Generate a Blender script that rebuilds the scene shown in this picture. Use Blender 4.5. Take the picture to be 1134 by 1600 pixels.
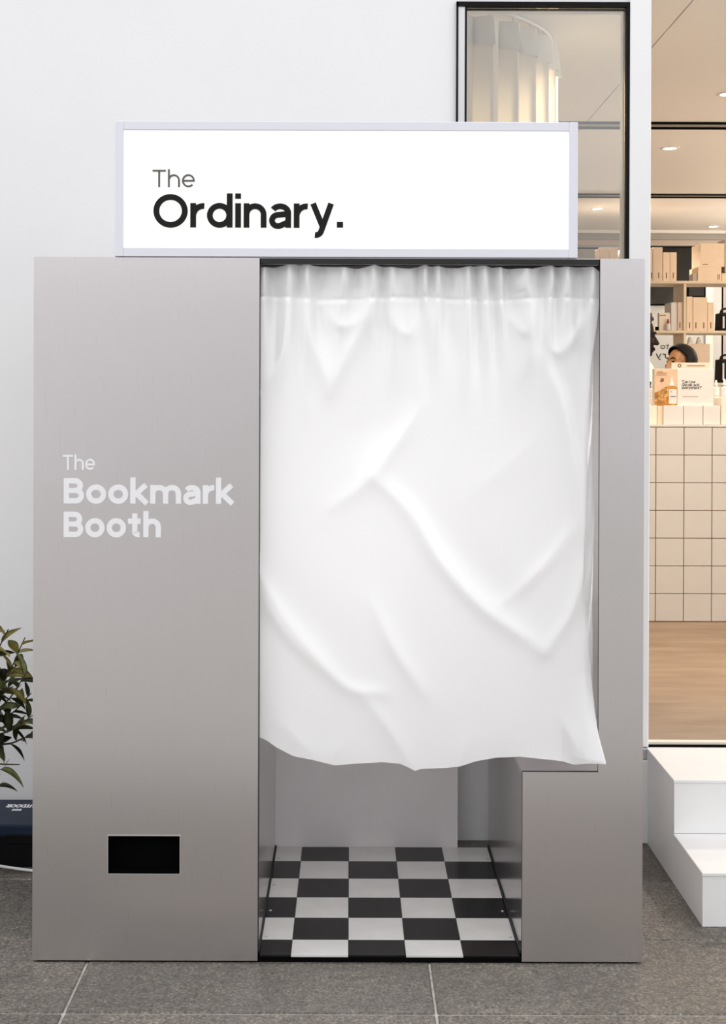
import bpy, bmesh, math, random
import numpy as np
from mathutils import Vector, Matrix

for o in list(bpy.data.objects):
    bpy.data.objects.remove(o)
scene = bpy.context.scene
C = scene.collection
R = math.radians

# ------------------------------------------------------------------ camera
F, CX, HY, CAMZ = 2080.0, 547.0, 613.5, 1.5
PITCH, ROLL = R(0.22), R(0.19)
cam_d = bpy.data.cameras.new('camera')
cam = bpy.data.objects.new('camera', cam_d)
C.objects.link(cam)
cam_d.sensor_fit = 'HORIZONTAL'
cam_d.sensor_width = 36.0
cam_d.lens = F / 1134 * 36.0
cam_d.shift_x = (567 - CX) / 1134
cam_d.shift_y = -(800 - (HY + F * math.tan(PITCH))) / 1134
cam_d.clip_end = 200
cam.matrix_world = Matrix.Translation((0, 0, CAMZ)) @ Matrix.Rotation(R(90) - PITCH, 4, 'X') @ Matrix.Rotation(ROLL, 4, 'Z')
scene.camera = cam

# ------------------------------------------------------------------ overcast sky, exposure
world = bpy.data.worlds.new('overcast_sky')
scene.world = world
world.use_nodes = True
bg = world.node_tree.nodes['Background']
bg.inputs[0].default_value = (0.985, 0.985, 1.0, 1)
bg.inputs[1].default_value = 1.50
scene.view_settings.view_transform = 'Standard'
scene.view_settings.look = 'None'
scene.view_settings.gamma = 1.0
scene.view_settings.exposure = 0.0
scene.view_settings.use_curve_mapping = False


def P(px, py, Y):
    """photo pixel at depth Y -> world X, Z"""
    return (px - CX) * Y / F, CAMZ - (py - HY) * Y / F


# ------------------------------------------------------------------ materials
def srgb(r, g, b):
    f = lambda c: (c / 255 / 12.92) if c / 255 <= 0.04045 else ((c / 255 + 0.055) / 1.055) ** 2.4
    return (f(r), f(g), f(b), 1)


def mat(name, col, rough=0.5, metal=0.0, **kw):
    m = bpy.data.materials.new(name)
    m.use_nodes = True
    b = m.node_tree.nodes['Principled BSDF']
    b.inputs['Base Color'].default_value = col if len(col) == 4 else (*col, 1)
    b.inputs['Roughness'].default_value = rough
    b.inputs['Metallic'].default_value = metal
    for k, v in kw.items():
        b.inputs[k.replace('_', ' ')].default_value = v
    return m


def nodes(m):
    nt = m.node_tree
    return nt, nt.nodes['Principled BSDF']


def noise(nt, scale, detail=4, rough=0.55, vec=None, mapscale=None):
    tc = nt.nodes.new('ShaderNodeTexCoord')
    n = nt.nodes.new('ShaderNodeTexNoise')
    n.inputs['Scale'].default_value = scale
    n.inputs['Detail'].default_value = detail
    n.inputs['Roughness'].default_value = rough
    if vec == 'world':
        g = nt.nodes.new('ShaderNodeNewGeometry')
        src = g.outputs['Position']
    else:
        src = tc.outputs['Object']
    if mapscale:
        mp = nt.nodes.new('ShaderNodeMapping')
        mp.inputs['Scale'].default_value = mapscale
        nt.links.new(src, mp.inputs['Vector'])
        src = mp.outputs['Vector']
    nt.links.new(src, n.inputs['Vector'])
    return n


def ramp(nt, src, stops):
    r = nt.nodes.new('ShaderNodeValToRGB')
    els = r.color_ramp.elements
    while len(els) < len(stops):
        els.new(0.5)
    for e, (p, c) in zip(els, stops):
        e.position = p
        e.color = c if len(c) == 4 else (*c, 1)
    nt.links.new(src, r.inputs['Fac'])
    return r


def bump(nt, b, src, strength, dist=0.01):
    bp = nt.nodes.new('ShaderNodeBump')
    bp.inputs['Strength'].default_value = strength
    bp.inputs['Distance'].default_value = dist
    nt.links.new(src, bp.inputs['Height'])
    nt.links.new(bp.outputs['Normal'], b.inputs['Normal'])


def mixcol(nt, fac, a, b, mode='MIX'):
    mx = nt.nodes.new('ShaderNodeMix')
    mx.data_type = 'RGBA'
    mx.blend_type = mode
    for sock, v in ((0, fac), (6, a), (7, b)):
        if hasattr(v, 'links'):
            nt.links.new(v, mx.inputs[sock])
        else:
            mx.inputs[sock].default_value = v
    return mx.outputs[2]


def tinted(name, col, var=0.06, scale=6.0, rough=0.5, bstr=0.0, bscale=200, **kw):
    """paint-like material with faint mottling"""
    m = mat(name, col, rough, **kw)
    nt, b = nodes(m)
    n = noise(nt, scale, 3)
    c = Vector(col[:3])
    r = ramp(nt, n.outputs['Fac'], [(0.3, tuple(c * (1 - var))), (0.7, tuple(min(1, x * (1 + var)) for x in c))])
    nt.links.new(r.outputs['Color'], b.inputs['Base Color'])
    if bstr:
        n2 = noise(nt, bscale, 2)
        bump(nt, b, n2.outputs['Fac'], bstr, 0.002)
    return m


def brushed(name, col, rough):
    m = mat(name, col, rough, 1.0)
    nt, b = nodes(m)
    n = noise(nt, 1.0, 5, 0.6, 'world', (900, 900, 6))
    n2 = noise(nt, 1.4, 2, 0.5, 'world')
    r = ramp(nt, n.outputs['Fac'], [(0.25, (rough - 0.02,) * 3), (0.75, (rough + 0.02,) * 3)])
    nt.links.new(r.outputs['Color'], b.inputs['Roughness'])
    c = Vector(col[:3])
    c1 = ramp(nt, n.outputs['Fac'], [(0.2, tuple(c * 0.985)), (0.8, tuple(c * 1.012))])
    c2 = ramp(nt, n2.outputs['Fac'], [(0.3, (0.96, 0.965, 0.95)), (0.7, (1.0, 0.985, 1.0))])
    nt.links.new(mixcol(nt, 1.0, c1.outputs['Color'], c2.outputs['Color'], 'MULTIPLY'), b.inputs['Base Color'])
    b.inputs['Anisotropic'].default_value = 0.35
    return m


M = {}
M['steel'] = brushed('brushed_steel', (0.755, 0.73, 0.735), 0.29)
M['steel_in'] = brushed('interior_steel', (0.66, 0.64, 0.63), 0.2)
M['core'] = mat('black_panel_core', (0.006, 0.006, 0.007), 0.6)
M['black'] = tinted('matt_black', (0.002, 0.002, 0.002), 0.2, rough=0.9, Specular_IOR_Level=0.05)
M['rail'] = mat('black_rail', (0.008, 0.008, 0.009), 0.25)
M['backpanel'] = tinted('grey_back_panel', (0.74, 0.715, 0.72), 0.03, rough=0.4)
M['plaster'] = tinted('white_plaster', (0.80, 0.80, 0.805), 0.012, 2.0, 0.6, 0.03, 300)
M['column'] = tinted('white_column_paint', (0.83, 0.83, 0.835), 0.01, rough=0.4)
M['vinyl'] = mat('white_vinyl', srgb(236, 236, 238), 0.5)
M['letter'] = mat('black_letter', (0.010, 0.011, 0.010), 0.5, Specular_IOR_Level=0.15)
M['letter_grey'] = mat('grey_letter', (0.09, 0.09, 0.09), 0.4)
M['signframe'] = mat('white_acrylic_frame', srgb(222, 223, 232), 0.3)
M['windowblack'] = mat('black_window_frame', (0.004, 0.004, 0.004), 0.6, Specular_IOR_Level=0.15)
M['alu'] = mat('aluminium_strip', (0.62, 0.62, 0.63), 0.35, 0.8)
M['stepwhite'] = tinted('white_step_paint', (0.86, 0.86, 0.855), 0.02, 5, 0.45, 0.03, 150)
M['tile_white'] = tinted('white_floor_tile', (0.62, 0.61, 0.60), 0.06, 9, 0.22)
M['tile_black'] = tinted('black_floor_tile', (0.006, 0.005, 0.006), 0.25, 12, 0.25, Specular_IOR_Level=0.25)
M['screw'] = mat('steel_screw', (0.5, 0.5, 0.5), 0.3, 1.0)

m = mat('lit_diffuser', (0.62, 0.62, 0.60), 0.4)
nodes(m)[1].inputs['Emission Color'].default_value = (1.0, 0.98, 0.93, 1)
nodes(m)[1].inputs['Emission Strength'].default_value = 0.62
M['diffuser'] = m

m = mat('unseen_backlight_glow', (0.9, 0.9, 0.9), 0.4)  # emitter of the unseen panel behind the curtain
nodes(m)[1].inputs['Emission Color'].default_value = (1.0, 0.985, 0.97, 1)
nodes(m)[1].inputs['Emission Strength'].default_value = 4.7
M['backlight'] = m

# satin curtain
m = mat('white_satin', (0.94, 0.942, 0.95), 0.27)
nt, b = nodes(m)
b.inputs['Sheen Weight'].default_value = 0.1
b.inputs['Coat Weight'].default_value = 0.7
b.inputs['Coat Roughness'].default_value = 0.2
b.inputs['Coat IOR'].default_value = 1.7
b.inputs['Specular IOR Level'].default_value = 0.75
wv = noise(nt, 1.0, 2, 0.5, None, (1500, 1500, 160))
bump(nt, b, wv.outputs['Fac'], 0.015, 0.001)
tr = nt.nodes.new('ShaderNodeBsdfTranslucent')
tr.inputs['Color'].default_value = (0.93, 0.93, 0.94, 1)
mx = nt.nodes.new('ShaderNodeMixShader')
mx.inputs[0].default_value = 0.30
out = nt.nodes['Material Output']
nt.links.new(b.outputs[0], mx.inputs[1])
nt.links.new(tr.outputs[0], mx.inputs[2])
nt.links.new(mx.outputs[0], out.inputs['Surface'])
M['satin'] = m
m = m.copy()
m.name = 'thin_white_lining'
for nd in m.node_tree.nodes:
    if nd.bl_idname == 'ShaderNodeMixShader': nd.inputs[0].default_value = 0.8
M['lining'] = m

# drapery in the shop
m = mat('cream_drape', (0.84, 0.81, 0.76), 0.85)
nt, b = nodes(m)
tr = nt.nodes.new('ShaderNodeBsdfTranslucent')
tr.inputs['Color'].default_value = (0.92, 0.84, 0.70, 1)
mx = nt.nodes.new('ShaderNodeMixShader')
mx.inputs[0].default_value = 0.35
nt.links.new(b.outputs[0], mx.inputs[1])
nt.links.new(tr.outputs[0], mx.inputs[2])
nt.links.new(mx.outputs[0], nt.nodes['Material Output'].inputs['Surface'])
M['drape'] = m
M['drape_head'] = tinted('drape_heading_tape', (0.82, 0.79, 0.74), 0.02, rough=0.9)

# thin glass
m = bpy.data.materials.new('window_glass')
m.use_nodes = True
nt = m.node_tree
nt.nodes.remove(nt.nodes['Principled BSDF'])
tp = nt.nodes.new('ShaderNodeBsdfTransparent')
tp.inputs[0].default_value = (0.93, 0.95, 0.95, 1)
gl = nt.nodes.new('ShaderNodeBsdfGlossy')
gl.inputs['Roughness'].default_value = 0.02
fr = nt.nodes.new('ShaderNodeFresnel')
fr.inputs['IOR'].default_value = 2.0
mx = nt.nodes.new('ShaderNodeMixShader')
nt.links.new(fr.outputs[0], mx.inputs[0])
nt.links.new(tp.outputs[0], mx.inputs[1])
nt.links.new(gl.outputs[0], mx.inputs[2])
nt.links.new(mx.outputs[0], nt.nodes['Material Output'].inputs['Surface'])
M['glass'] = m

# paving stone
m = mat('paving_stone', (0.12, 0.11, 0.1), 0.62)
nt, b = nodes(m)
n1 = noise(nt, 3.2, 5, 0.6, 'world')
n2 = noise(nt, 120, 4, 0.7, 'world')
n3 = noise(nt, 7.0, 6, 0.7, 'world', (1, 2.2, 1))
base = ramp(nt, n1.outputs['Fac'], [(0.3, (0.105, 0.094, 0.081)), (0.72, (0.20, 0.182, 0.160))])
n4 = noise(nt, 38, 5, 0.75, 'world')
mid = ramp(nt, n4.outputs['Fac'], [(0.3, (0.55, 0.54, 0.53)), (0.5, (0.95, 0.95, 0.95)), (0.7, (1.45, 1.43, 1.38))])
spk = ramp(nt, n2.outputs['Fac'], [(0.30, (0.35, 0.35, 0.35)), (0.5, (0.95, 0.95, 0.95)), (0.64, (1.7, 1.68, 1.62)), (0.74, (2.9, 2.85, 2.7))])
c1 = mixcol(nt, 1.0, mixcol(nt, 1.0, base.outputs['Color'], mid.outputs['Color'], 'MULTIPLY'), spk.outputs['Color'], 'MULTIPLY')
scf = ramp(nt, n3.outputs['Fac'], [(0.66, (0, 0, 0)), (0.76, (0.55, 0.55, 0.55))])
c2 = mixcol(nt, scf.outputs['Color'], c1, (0.34, 0.33, 0.31, 1))
oi = nt.nodes.new('ShaderNodeObjectInfo')
rv = ramp(nt, oi.outputs['Random'], [(0.0, (0.86, 0.86, 0.86)), (1.0, (1.12, 1.11, 1.09))])
nt.links.new(mixcol(nt, 1.0, c2, rv.outputs['Color'], 'MULTIPLY'), b.inputs['Base Color'])
rr = ramp(nt, n1.outputs['Fac'], [(0.3, (0.42,) * 3), (0.7, (0.7,) * 3)])
nt.links.new(rr.outputs['Color'], b.inputs['Roughness'])
bump(nt, b, n2.outputs['Fac'], 0.35, 0.004)
M['stone'] = m
M['grout'] = tinted('pale_grout', (0.42, 0.40, 0.37), 0.25, 40, 0.9)
M['street'] = tinted('street_paving', (0.36, 0.35, 0.325), 0.2, 1.5, 0.8)
M['facade'] = tinted('stone_facade', (0.62, 0.61, 0.62), 0.08, 0.4, 0.85)
M['facade_glass'] = mat('facade_window_glass', (0.03, 0.035, 0.035), 0.1)
M['hedge'] = tinted('street_tree_foliage', (0.05, 0.075, 0.03), 0.4, 5, 0.8)

# shop
m = mat('shop_floor_plank', (0.4, 0.26, 0.15), 0.45)
nt, b = nodes(m)
n1 = noise(nt, 1.0, 6, 0.6, 'world', (2.2, 9, 1))
r = ramp(nt, n1.outputs['Fac'], [(0.25, (0.22, 0.145, 0.092)), (0.5, (0.30, 0.208, 0.137)), (0.75, (0.385, 0.285, 0.20))])
nt.links.new(r.outputs['Color'], b.inputs['Base Color'])
M['shopfloor'] = m
M['ceiling'] = tinted('ceiling_paint', (0.88, 0.86, 0.83), 0.01, 1, 0.7)
M['shopwall'] = tinted('shop_wall_paint', (0.86, 0.85, 0.83), 0.01, 1, 0.7)
M['rearwall'] = tinted('rear_glass_film', (0.50, 0.53, 0.55), 0.05, 1.5, 0.35)
M['white'] = tinted('white_paint', (0.82, 0.82, 0.81), 0.01, 4, 0.5)
M['grey'] = tinted('grey_metal', (0.34, 0.33, 0.31), 0.05, 4, 0.45)
M['dark'] = tinted('dark_pane', (0.018, 0.017, 0.017), 0.3, 3, 0.2, Specular_IOR_Level=0.15)
M['shelf'] = tinted('pale_wood_shelf', (0.80, 0.68, 0.52), 0.05, 10, 0.5)
M['box_tan'] = tinted('tan_card', (0.78, 0.63, 0.50), 0.04, 8, 0.65)
M['box_peach'] = tinted('peach_card', (0.92, 0.74, 0.56), 0.03, 8, 0.6)
M['box_cream'] = tinted('cream_card', (0.88, 0.79, 0.68), 0.03, 8, 0.6)
M['box_white'] = tinted('white_card', (0.76, 0.74, 0.71), 0.02, 8, 0.55)
M['box_grey'] = tinted('grey_beige_card', (0.52, 0.45, 0.40), 0.02, 8, 0.6)
M['ctile'] = tinted('counter_tile_glaze', (0.68, 0.655, 0.625), 0.015, 5, 0.25)
M['cgrout'] = mat('counter_grout', (0.30, 0.19, 0.11), 0.9)
M['brown_ink'] = mat('brown_ink', (0.25, 0.13, 0.06), 0.7)
M['ink'] = mat('dark_ink', (0.03, 0.028, 0.026), 0.7)
M['red'] = tinted('red_rubber', (0.33, 0.03, 0.025), 0.1, 20, 0.4)
M['bottle_white'] = mat('white_plastic', (0.85, 0.82, 0.78), 0.35)
M['bottle_frost'] = mat('frosted_bottle', (0.80, 0.74, 0.66), 0.3)
M['amber_glass'] = mat('amber_print', (0.55, 0.27, 0.06), 0.3)
m = mat('amber_print_field', (0.6, 0.35, 0.12), 0.5)
nt, b = nodes(m)
tc = nt.nodes.new('ShaderNodeTexCoord')
vo = nt.nodes.new('ShaderNodeTexVoronoi')
vo.inputs['Scale'].default_value = 55
nt.links.new(tc.outputs['Object'], vo.inputs['Vector'])
n1 = noise(nt, 14, 4)
r = ramp(nt, vo.outputs['Distance'], [(0.0, (0.86, 0.58, 0.32)), (0.35, (0.62, 0.33, 0.09)), (0.7, (0.36, 0.16, 0.03))])
r2 = ramp(nt, n1.outputs['Fac'], [(0.35, (0.7, 0.7, 0.7)), (0.65, (1.25, 1.2, 1.1))])
nt.links.new(mixcol(nt, 1.0, r.outputs['Color'], r2.outputs['Color'], 'MULTIPLY'), b.inputs['Base Color'])
M['amber_field'] = m
M['skin_print'] = tinted('skin_tone_print', (0.72, 0.50, 0.34), 0.12, 18, 0.5)
M['skin_warm'] = tinted('warm_skin', (0.46, 0.22, 0.09), 0.08, 20, 0.45)
M['skin_silhouette'] = tinted('silhouette_skin', (0.012, 0.008, 0.006), 0.1, 20, 0.8, Specular_IOR_Level=0.2)  # darkness of a backlit silhouette put into the skin colour
M['hair'] = tinted('black_hair', (0.006, 0.004, 0.004), 0.3, 40, 0.6, Specular_IOR_Level=0.2)
M['lip'] = mat('lip', (0.30, 0.07, 0.04), 0.4)
M['teeth'] = mat('teeth', (0.7, 0.62, 0.52), 0.3)
M['blackcloth'] = tinted('black_cloth', (0.012, 0.012, 0.013), 0.2, 60, 0.9)
M['creamcloth'] = tinted('cream_cloth', (0.70, 0.62, 0.52), 0.05, 60, 0.9)

M['navy'] = tinted('navy_plastic', (0.012, 0.022, 0.045), 0.12, 12, 0.5, Specular_IOR_Level=0.2)
M['crateblack'] = tinted('black_plastic', (0.003, 0.003, 0.004), 0.2, 12, 0.6, Specular_IOR_Level=0.15)
M['cable'] = mat('white_cable', (0.78, 0.78, 0.79), 0.4)
M['terracotta'] = tinted('grey_planter', (0.10, 0.10, 0.10), 0.1, 8, 0.7)
M['soil'] = tinted('dark_soil', (0.02, 0.015, 0.01), 0.4, 60, 0.95)
M['stem'] = tinted('brown_stem', (0.05, 0.038, 0.02), 0.2, 40, 0.8)


def leafmat(name, a, bcol):
    m = mat(name, a, 0.36)
    nt, b = nodes(m)
    n = noise(nt, 45, 3)
    r = ramp(nt, n.outputs['Fac'], [(0.3, a), (0.7, bcol)])
    nt.links.new(r.outputs['Color'], b.inputs['Base Color'])
    b.inputs['Subsurface Weight'].default_value = 0.0
    return m


M['leaf_dark'] = leafmat('leaf_dark_green', (0.024, 0.034, 0.012), (0.060, 0.076, 0.024))
M['leaf_mid'] = leafmat('leaf_mid_green', (0.075, 0.098, 0.026), (0.17, 0.19, 0.055))
M['leaf_young'] = leafmat('leaf_yellow_green', (0.32, 0.30, 0.075), (0.50, 0.43, 0.14))


# ------------------------------------------------------------------ mesh helpers
def tag(o, label=None, cat=None, group=None, kind=None):
    if label: o['label'] = label
    if cat: o['category'] = cat
    if group: o['group'] = group
    if kind: o['kind'] = kind
    return o


def empty(name, loc=(0, 0, 0), label=None, cat=None, group=None, kind=None):
    o = bpy.data.objects.new(name, None)
    o.location = loc
    o.empty_display_size = 0.1
    C.objects.link(o)
    return tag(o, label, cat, group, kind)


def wloc(o):
    v = Vector((0, 0, 0))
    while o:
        v += o.location
        o = o.parent
    return v


def add(name, bm, material, parent=None, smooth=False, loc=None):
    me = bpy.data.meshes.new(name)
    bm.normal_update()
    bm.to_mesh(me)
    bm.free()
    return addmesh(name, me, material, parent, smooth, loc)


def addmesh(name, me, material, parent=None, smooth=False, loc=None):
    """mesh data is in world coordinates (or around loc when loc is given)"""
    for mm in (material if isinstance(material, (list, tuple)) else [material]):
        if len(me.materials) < 8:
            me.materials.append(M[mm])
    if smooth:
        me.polygons.foreach_set('use_smooth', [True] * len(me.polygons))
    o = bpy.data.objects.new(name, me)
    C.objects.link(o)
    base = Vector(loc) if loc is not None else None
    if parent:
        o.parent = parent
        pl = wloc(parent)
        o.location = (base if base is not None else Vector((0, 0, 0))) - pl
    elif base is not None:
        o.location = base
    return o


def bmbox(bm, x0, x1, y0, y1, z0, z1, bev=0.0, seg=1):
    vs = [bm.verts.new((x, y, z)) for x in (x0, x1) for y in (y0, y1) for z in (z0, z1)]
    idx = [(0, 1, 3, 2), (4, 6, 7, 5), (0, 4, 5, 1), (2, 3, 7, 6), (0, 2, 6, 4), (1, 5, 7, 3)]
    fs = [bm.faces.new([vs[i] for i in f]) for f in idx]
    if bev:
        es = set(e for f in fs for e in f.edges)
        bmesh.ops.bevel(bm, geom=list(es), offset=bev, segments=seg, affect='EDGES', profile=0.7)
    return bm


def box(name, x0, x1, y0, y1, z0, z1, material, parent=None, bev=0.0, seg=1):
    """box with its origin at its own base centre"""
    c = Vector(((x0 + x1) / 2, (y0 + y1) / 2, z0))
    bm = bmesh.new()
    bmbox(bm, x0 - c.x, x1 - c.x, y0 - c.y, y1 - c.y, 0, z1 - z0, bev, seg)
    return add(name, bm, material, parent, False, c)


def prism(name, pts, y0, y1, material, parent=None, holes=None, edge_mat=None, bev=0.0):
    """outline in X,Z extruded from y0 to y1; edge faces may take a second material"""
    bm = bmesh.new()
    fr = [bm.verts.new((x, y0, z)) for x, z in pts]
    bk = [bm.verts.new((x, y1, z)) for x, z in pts]
    n = len(pts)
    bm.faces.new(fr)
    bm.faces.new(bk[::-1])
    for i in range(n):
        f = bm.faces.new([fr[(i + 1) % n], fr[i], bk[i], bk[(i + 1) % n]])
        if edge_mat: f.material_index = 1
    bmesh.ops.recalc_face_normals(bm, faces=bm.faces)
    return add(name, bm, [material, edge_mat] if edge_mat else material, parent)


def lathe(bm, prof, cx, cy, z0=0, n=24, cap=True):
    rings = []
    for r, z in prof:
        rings.append([bm.verts.new((cx + r * math.cos(2 * math.pi * i / n), cy + r * math.sin(2 * math.pi * i / n), z0 + z)) for i in range(n)])
    for a, b_ in zip(rings, rings[1:]):
        for i in range(n):
            bm.faces.new([a[i], a[(i + 1) % n], b_[(i + 1) % n], b_[i]])
    if cap:
        bm.faces.new(rings[0][::-1])
        bm.faces.new(rings[-1])
    return bm


def tube(bm, pts, rad, n=8, taper=None):
    pts = [Vector(p) for p in pts]
    rings = []
    for i, p in enumerate(pts):
        t = (pts[min(i + 1, len(pts) - 1)] - pts[max(i - 1, 0)]).normalized()
        a = t.cross(Vector((0, 0, 1)))
        if a.length < 1e-3: a = t.cross(Vector((0, 1, 0)))
        a.normalize()
        b_ = t.cross(a)
        r = rad if taper is None else rad + (taper - rad) * i / (len(pts) - 1)
        rings.append([bm.verts.new(p + r * (math.cos(2 * math.pi * k / n) * a + math.sin(2 * math.pi * k / n) * b_)) for k in range(n)])
    for a, b_ in zip(rings, rings[1:]):
        for k in range(n):
            bm.faces.new([a[k], a[(k + 1) % n], b_[(k + 1) % n], b_[k]])
    bm.faces.new(rings[0][::-1])
    bm.faces.new(rings[-1])
    bmesh.ops.recalc_face_normals(bm, faces=bm.faces)
    return bm


def crom(pts, n=8):
    pts = [Vector(p) for p in pts]
    q = [pts[0] * 2 - pts[1]] + pts + [pts[-1] * 2 - pts[-2]]
    out = []
    for i in range(1, len(q) - 2):
        for k in range(n):
            t = k / n
            a, b_, c, d = q[i - 1], q[i], q[i + 1], q[i + 2]
            out.append(0.5 * ((2 * b_) + (c - a) * t + (2 * a - 5 * b_ + 4 * c - d) * t * t + (3 * b_ - a - 3 * c + d) * t ** 3))
    out.append(pts[-1])
    return out


# ------------------------------------------------------------------ stroke lettering (own glyphs)
def arc(cx, cy, rx, ry, a0, a1, n=20):
    return [(cx + rx * math.cos(R(a0 + (a1 - a0) * i / n)), cy + ry * math.sin(R(a0 + (a1 - a0) * i / n))) for i in range(n + 1)]


CAPH, XH, ASC = 0.71, 0.525, 0.735


def glyph(ch, w):
    """strokes (closed?, points) and advance width; stroke weight w; em = 1"""
    h = w / 2
    S = []
    L = lambda *p: S.append((False, list(p)))
    A = lambda p, c=False: S.append((c, p))
    adv = 0.6
    if ch == 'T':
        L((0.0, CAPH - h), (0.56, CAPH - h)); L((0.28, 0), (0.28, CAPH)); adv = 0.56
    elif ch in 'hnm':
        W = 0.50
        r = W / 2 - h
        top = ASC if ch == 'h' else XH
        L((h, 0), (h, top))
        A(arc(h + r, XH - h - r * 0.95, r, r * 0.95, 180, 0) + [(W - h, 0)])
        adv = W
        if ch == 'm':
            A(arc(W - h + r, XH - h - r * 0.95, r, r * 0.95, 180, 0) + [(2 * W - w - h, 0)])
            adv = 2 * W - w
    elif ch == 'r':
        L((h, 0), (h, XH)); A(arc(h + 0.22, XH - h - 0.22, 0.22, 0.22, 180, 84)); adv = 0.305
    elif ch in 'oOQ':
        W, H = (0.55, XH) if ch == 'o' else (0.75, CAPH)
        A(arc(W / 2, H / 2, W / 2 - h, H / 2 - h + 0.008, 0, 360, 48)[:-1], True); adv = W
    elif ch == 'e':
        W = 0.54
        A(arc(W / 2, XH / 2, W / 2 - h, XH / 2 - h + 0.006, 0, 318, 36))
        L((h, XH / 2 - h * 0.1), (W - h * 0.15, XH / 2 - h * 0.1)); adv = W
    elif ch == 'd':
        W = 0.56
        A(arc(W / 2 - 0.005, XH / 2, W / 2 - h - 0.005, XH / 2 - h + 0.006, 0, 360, 40)[:-1], True)
        L((W - h, 0), (W - h, ASC)); adv = W
    elif ch == 'i':
        L((h, 0), (h, XH)); L((h, ASC - 0.115), (h, ASC)); adv = w
    elif ch in 'lI':
        L((h, 0), (h, ASC if ch == 'l' else CAPH)); adv = w
    elif ch == 'a':
        W = 0.48
        r = W / 2 - h
        A(arc(h + r, XH - h - r * 0.8, r, r * 0.8, 150, 0) + [(W - h, 0)])
        A([(W - h, 0.30)] + arc(0.175 + h * 0.3, 0.155, 0.175 - h * 0.7, 0.155 - h * 0.55 + 0.0, 90, 300, 22) + [(W - h, 0.12)]); adv = W
    elif ch == 'y':
        L((0.02 + h * 0.6, XH), (0.265, 0.03)); A([(0.49 - h * 0.6, XH), (0.245, -0.05)] + arc(0.12, -0.04, 0.12, 0.115, -25, -100, 10)); adv = 0.50
    elif ch == '.':
        L((0.02, h * 1.1), (0.02 + w * 1.1, h * 1.1)); adv = 0.02 + w * 1.1
    elif ch == 'B':
        H = CAPH
        L((h, 0), (h, H))
        r1 = (H * 0.49 - w * 0.9) / 2 + h * 0.4
        y1, y2, y3 = h, H * 0.515, H - h
        A([(0, y1), (0.33, y1)] + arc(0.33, (y1 + y2) / 2, 0.155, (y2 - y1) / 2, -90, 90, 18) + [(0, y2)])
        A([(0, y2), (0.31, y2)] + arc(0.31, (y2 + y3) / 2, 0.145, (y3 - y2) / 2, -90, 90, 18) + [(0, y3)]); adv = 0.33 + 0.155 + h
    elif ch == 'k':
        L((h, 0), (h, ASC)); L((h, 0.19), (0.43, XH)); L((0.19, 0.27), (0.46, 0)); adv = 0.49
    elif ch == 't':
        A([(0.12 + h, XH + 0.14), (0.12 + h, 0.16)] + arc(0.12 + h + 0.11, 0.14, 0.11, 0.14 - h, 180, 285, 12)); L((0.0, XH - h), (0.36, XH - h)); adv = 0.38
    elif ch in 'CGc':
        W, H = (0.70, CAPH) if ch != 'c' else (0.50, XH)
        A(arc(W / 2, H / 2, W / 2 - h, H / 2 - h, 42, 318, 30))
        if ch == 'G': L((W * 0.55, H * 0.45), (W - h, H * 0.45)); L((W - h, H * 0.48), (W - h, 0.06))
        adv = W * 0.95
    elif ch == 'u':
        W = 0.5; r = W / 2 - h
        A([(h, XH)] + arc(W / 2, r + h, r, r, 180, 360) + [(W - h, XH)]); adv = W
    elif ch == 's':
        A(arc(0.21, XH * 0.74, 0.16, XH * 0.26 - h, 30, 250, 14) + arc(0.21, XH * 0.26, 0.17, XH * 0.26 - h, 90, -150, 14)); adv = 0.42
    elif ch == 'v':
        L((h * 0.6, XH), (0.25, 0.02)); L((0.5 - h * 0.6, XH), (0.25, 0.02)); adv = 0.5
    elif ch == 'w':
        A([(0.03, XH), (0.2, 0.03), (0.37, XH), (0.54, 0.03), (0.71, XH)]); adv = 0.74
    elif ch == '?':
        A(arc(0.2, CAPH - 0.2, 0.17, 0.17, 160, -60, 14) + [(0.22, 0.18)]); L((0.22, 0), (0.22, 0.09)); adv = 0.42
    elif ch == '"':
        L((h, 0.5), (h, CAPH)); L((h + 0.15, 0.5), (h + 0.15, CAPH)); adv = 0.25
    elif ch == 'U':
        A([(h, CAPH)] + arc(0.3, 0.3, 0.3 - h, 0.3 - h, 180, 360) + [(0.6 - h, CAPH)]); adv = 0.6
    elif ch == 'D':
        L((h, 0), (h, CAPH)); A([(0, h), (0.25, h)] + arc(0.25, CAPH / 2, 0.35, CAPH / 2 - h, -90, 90) + [(0, CAPH - h)]); adv = 0.62
    elif ch == 'R':
        L((h, 0), (h, CAPH)); A([(0, 0.32), (0.32, 0.32)] + arc(0.32, 0.51, 0.17, 0.19 - h, -90, 90) + [(0, CAPH - h)]); L((0.28, 0.32), (0.5, 0)); adv = 0.55
    elif ch == ' ':
        adv = 0.22
    return S, adv


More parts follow.
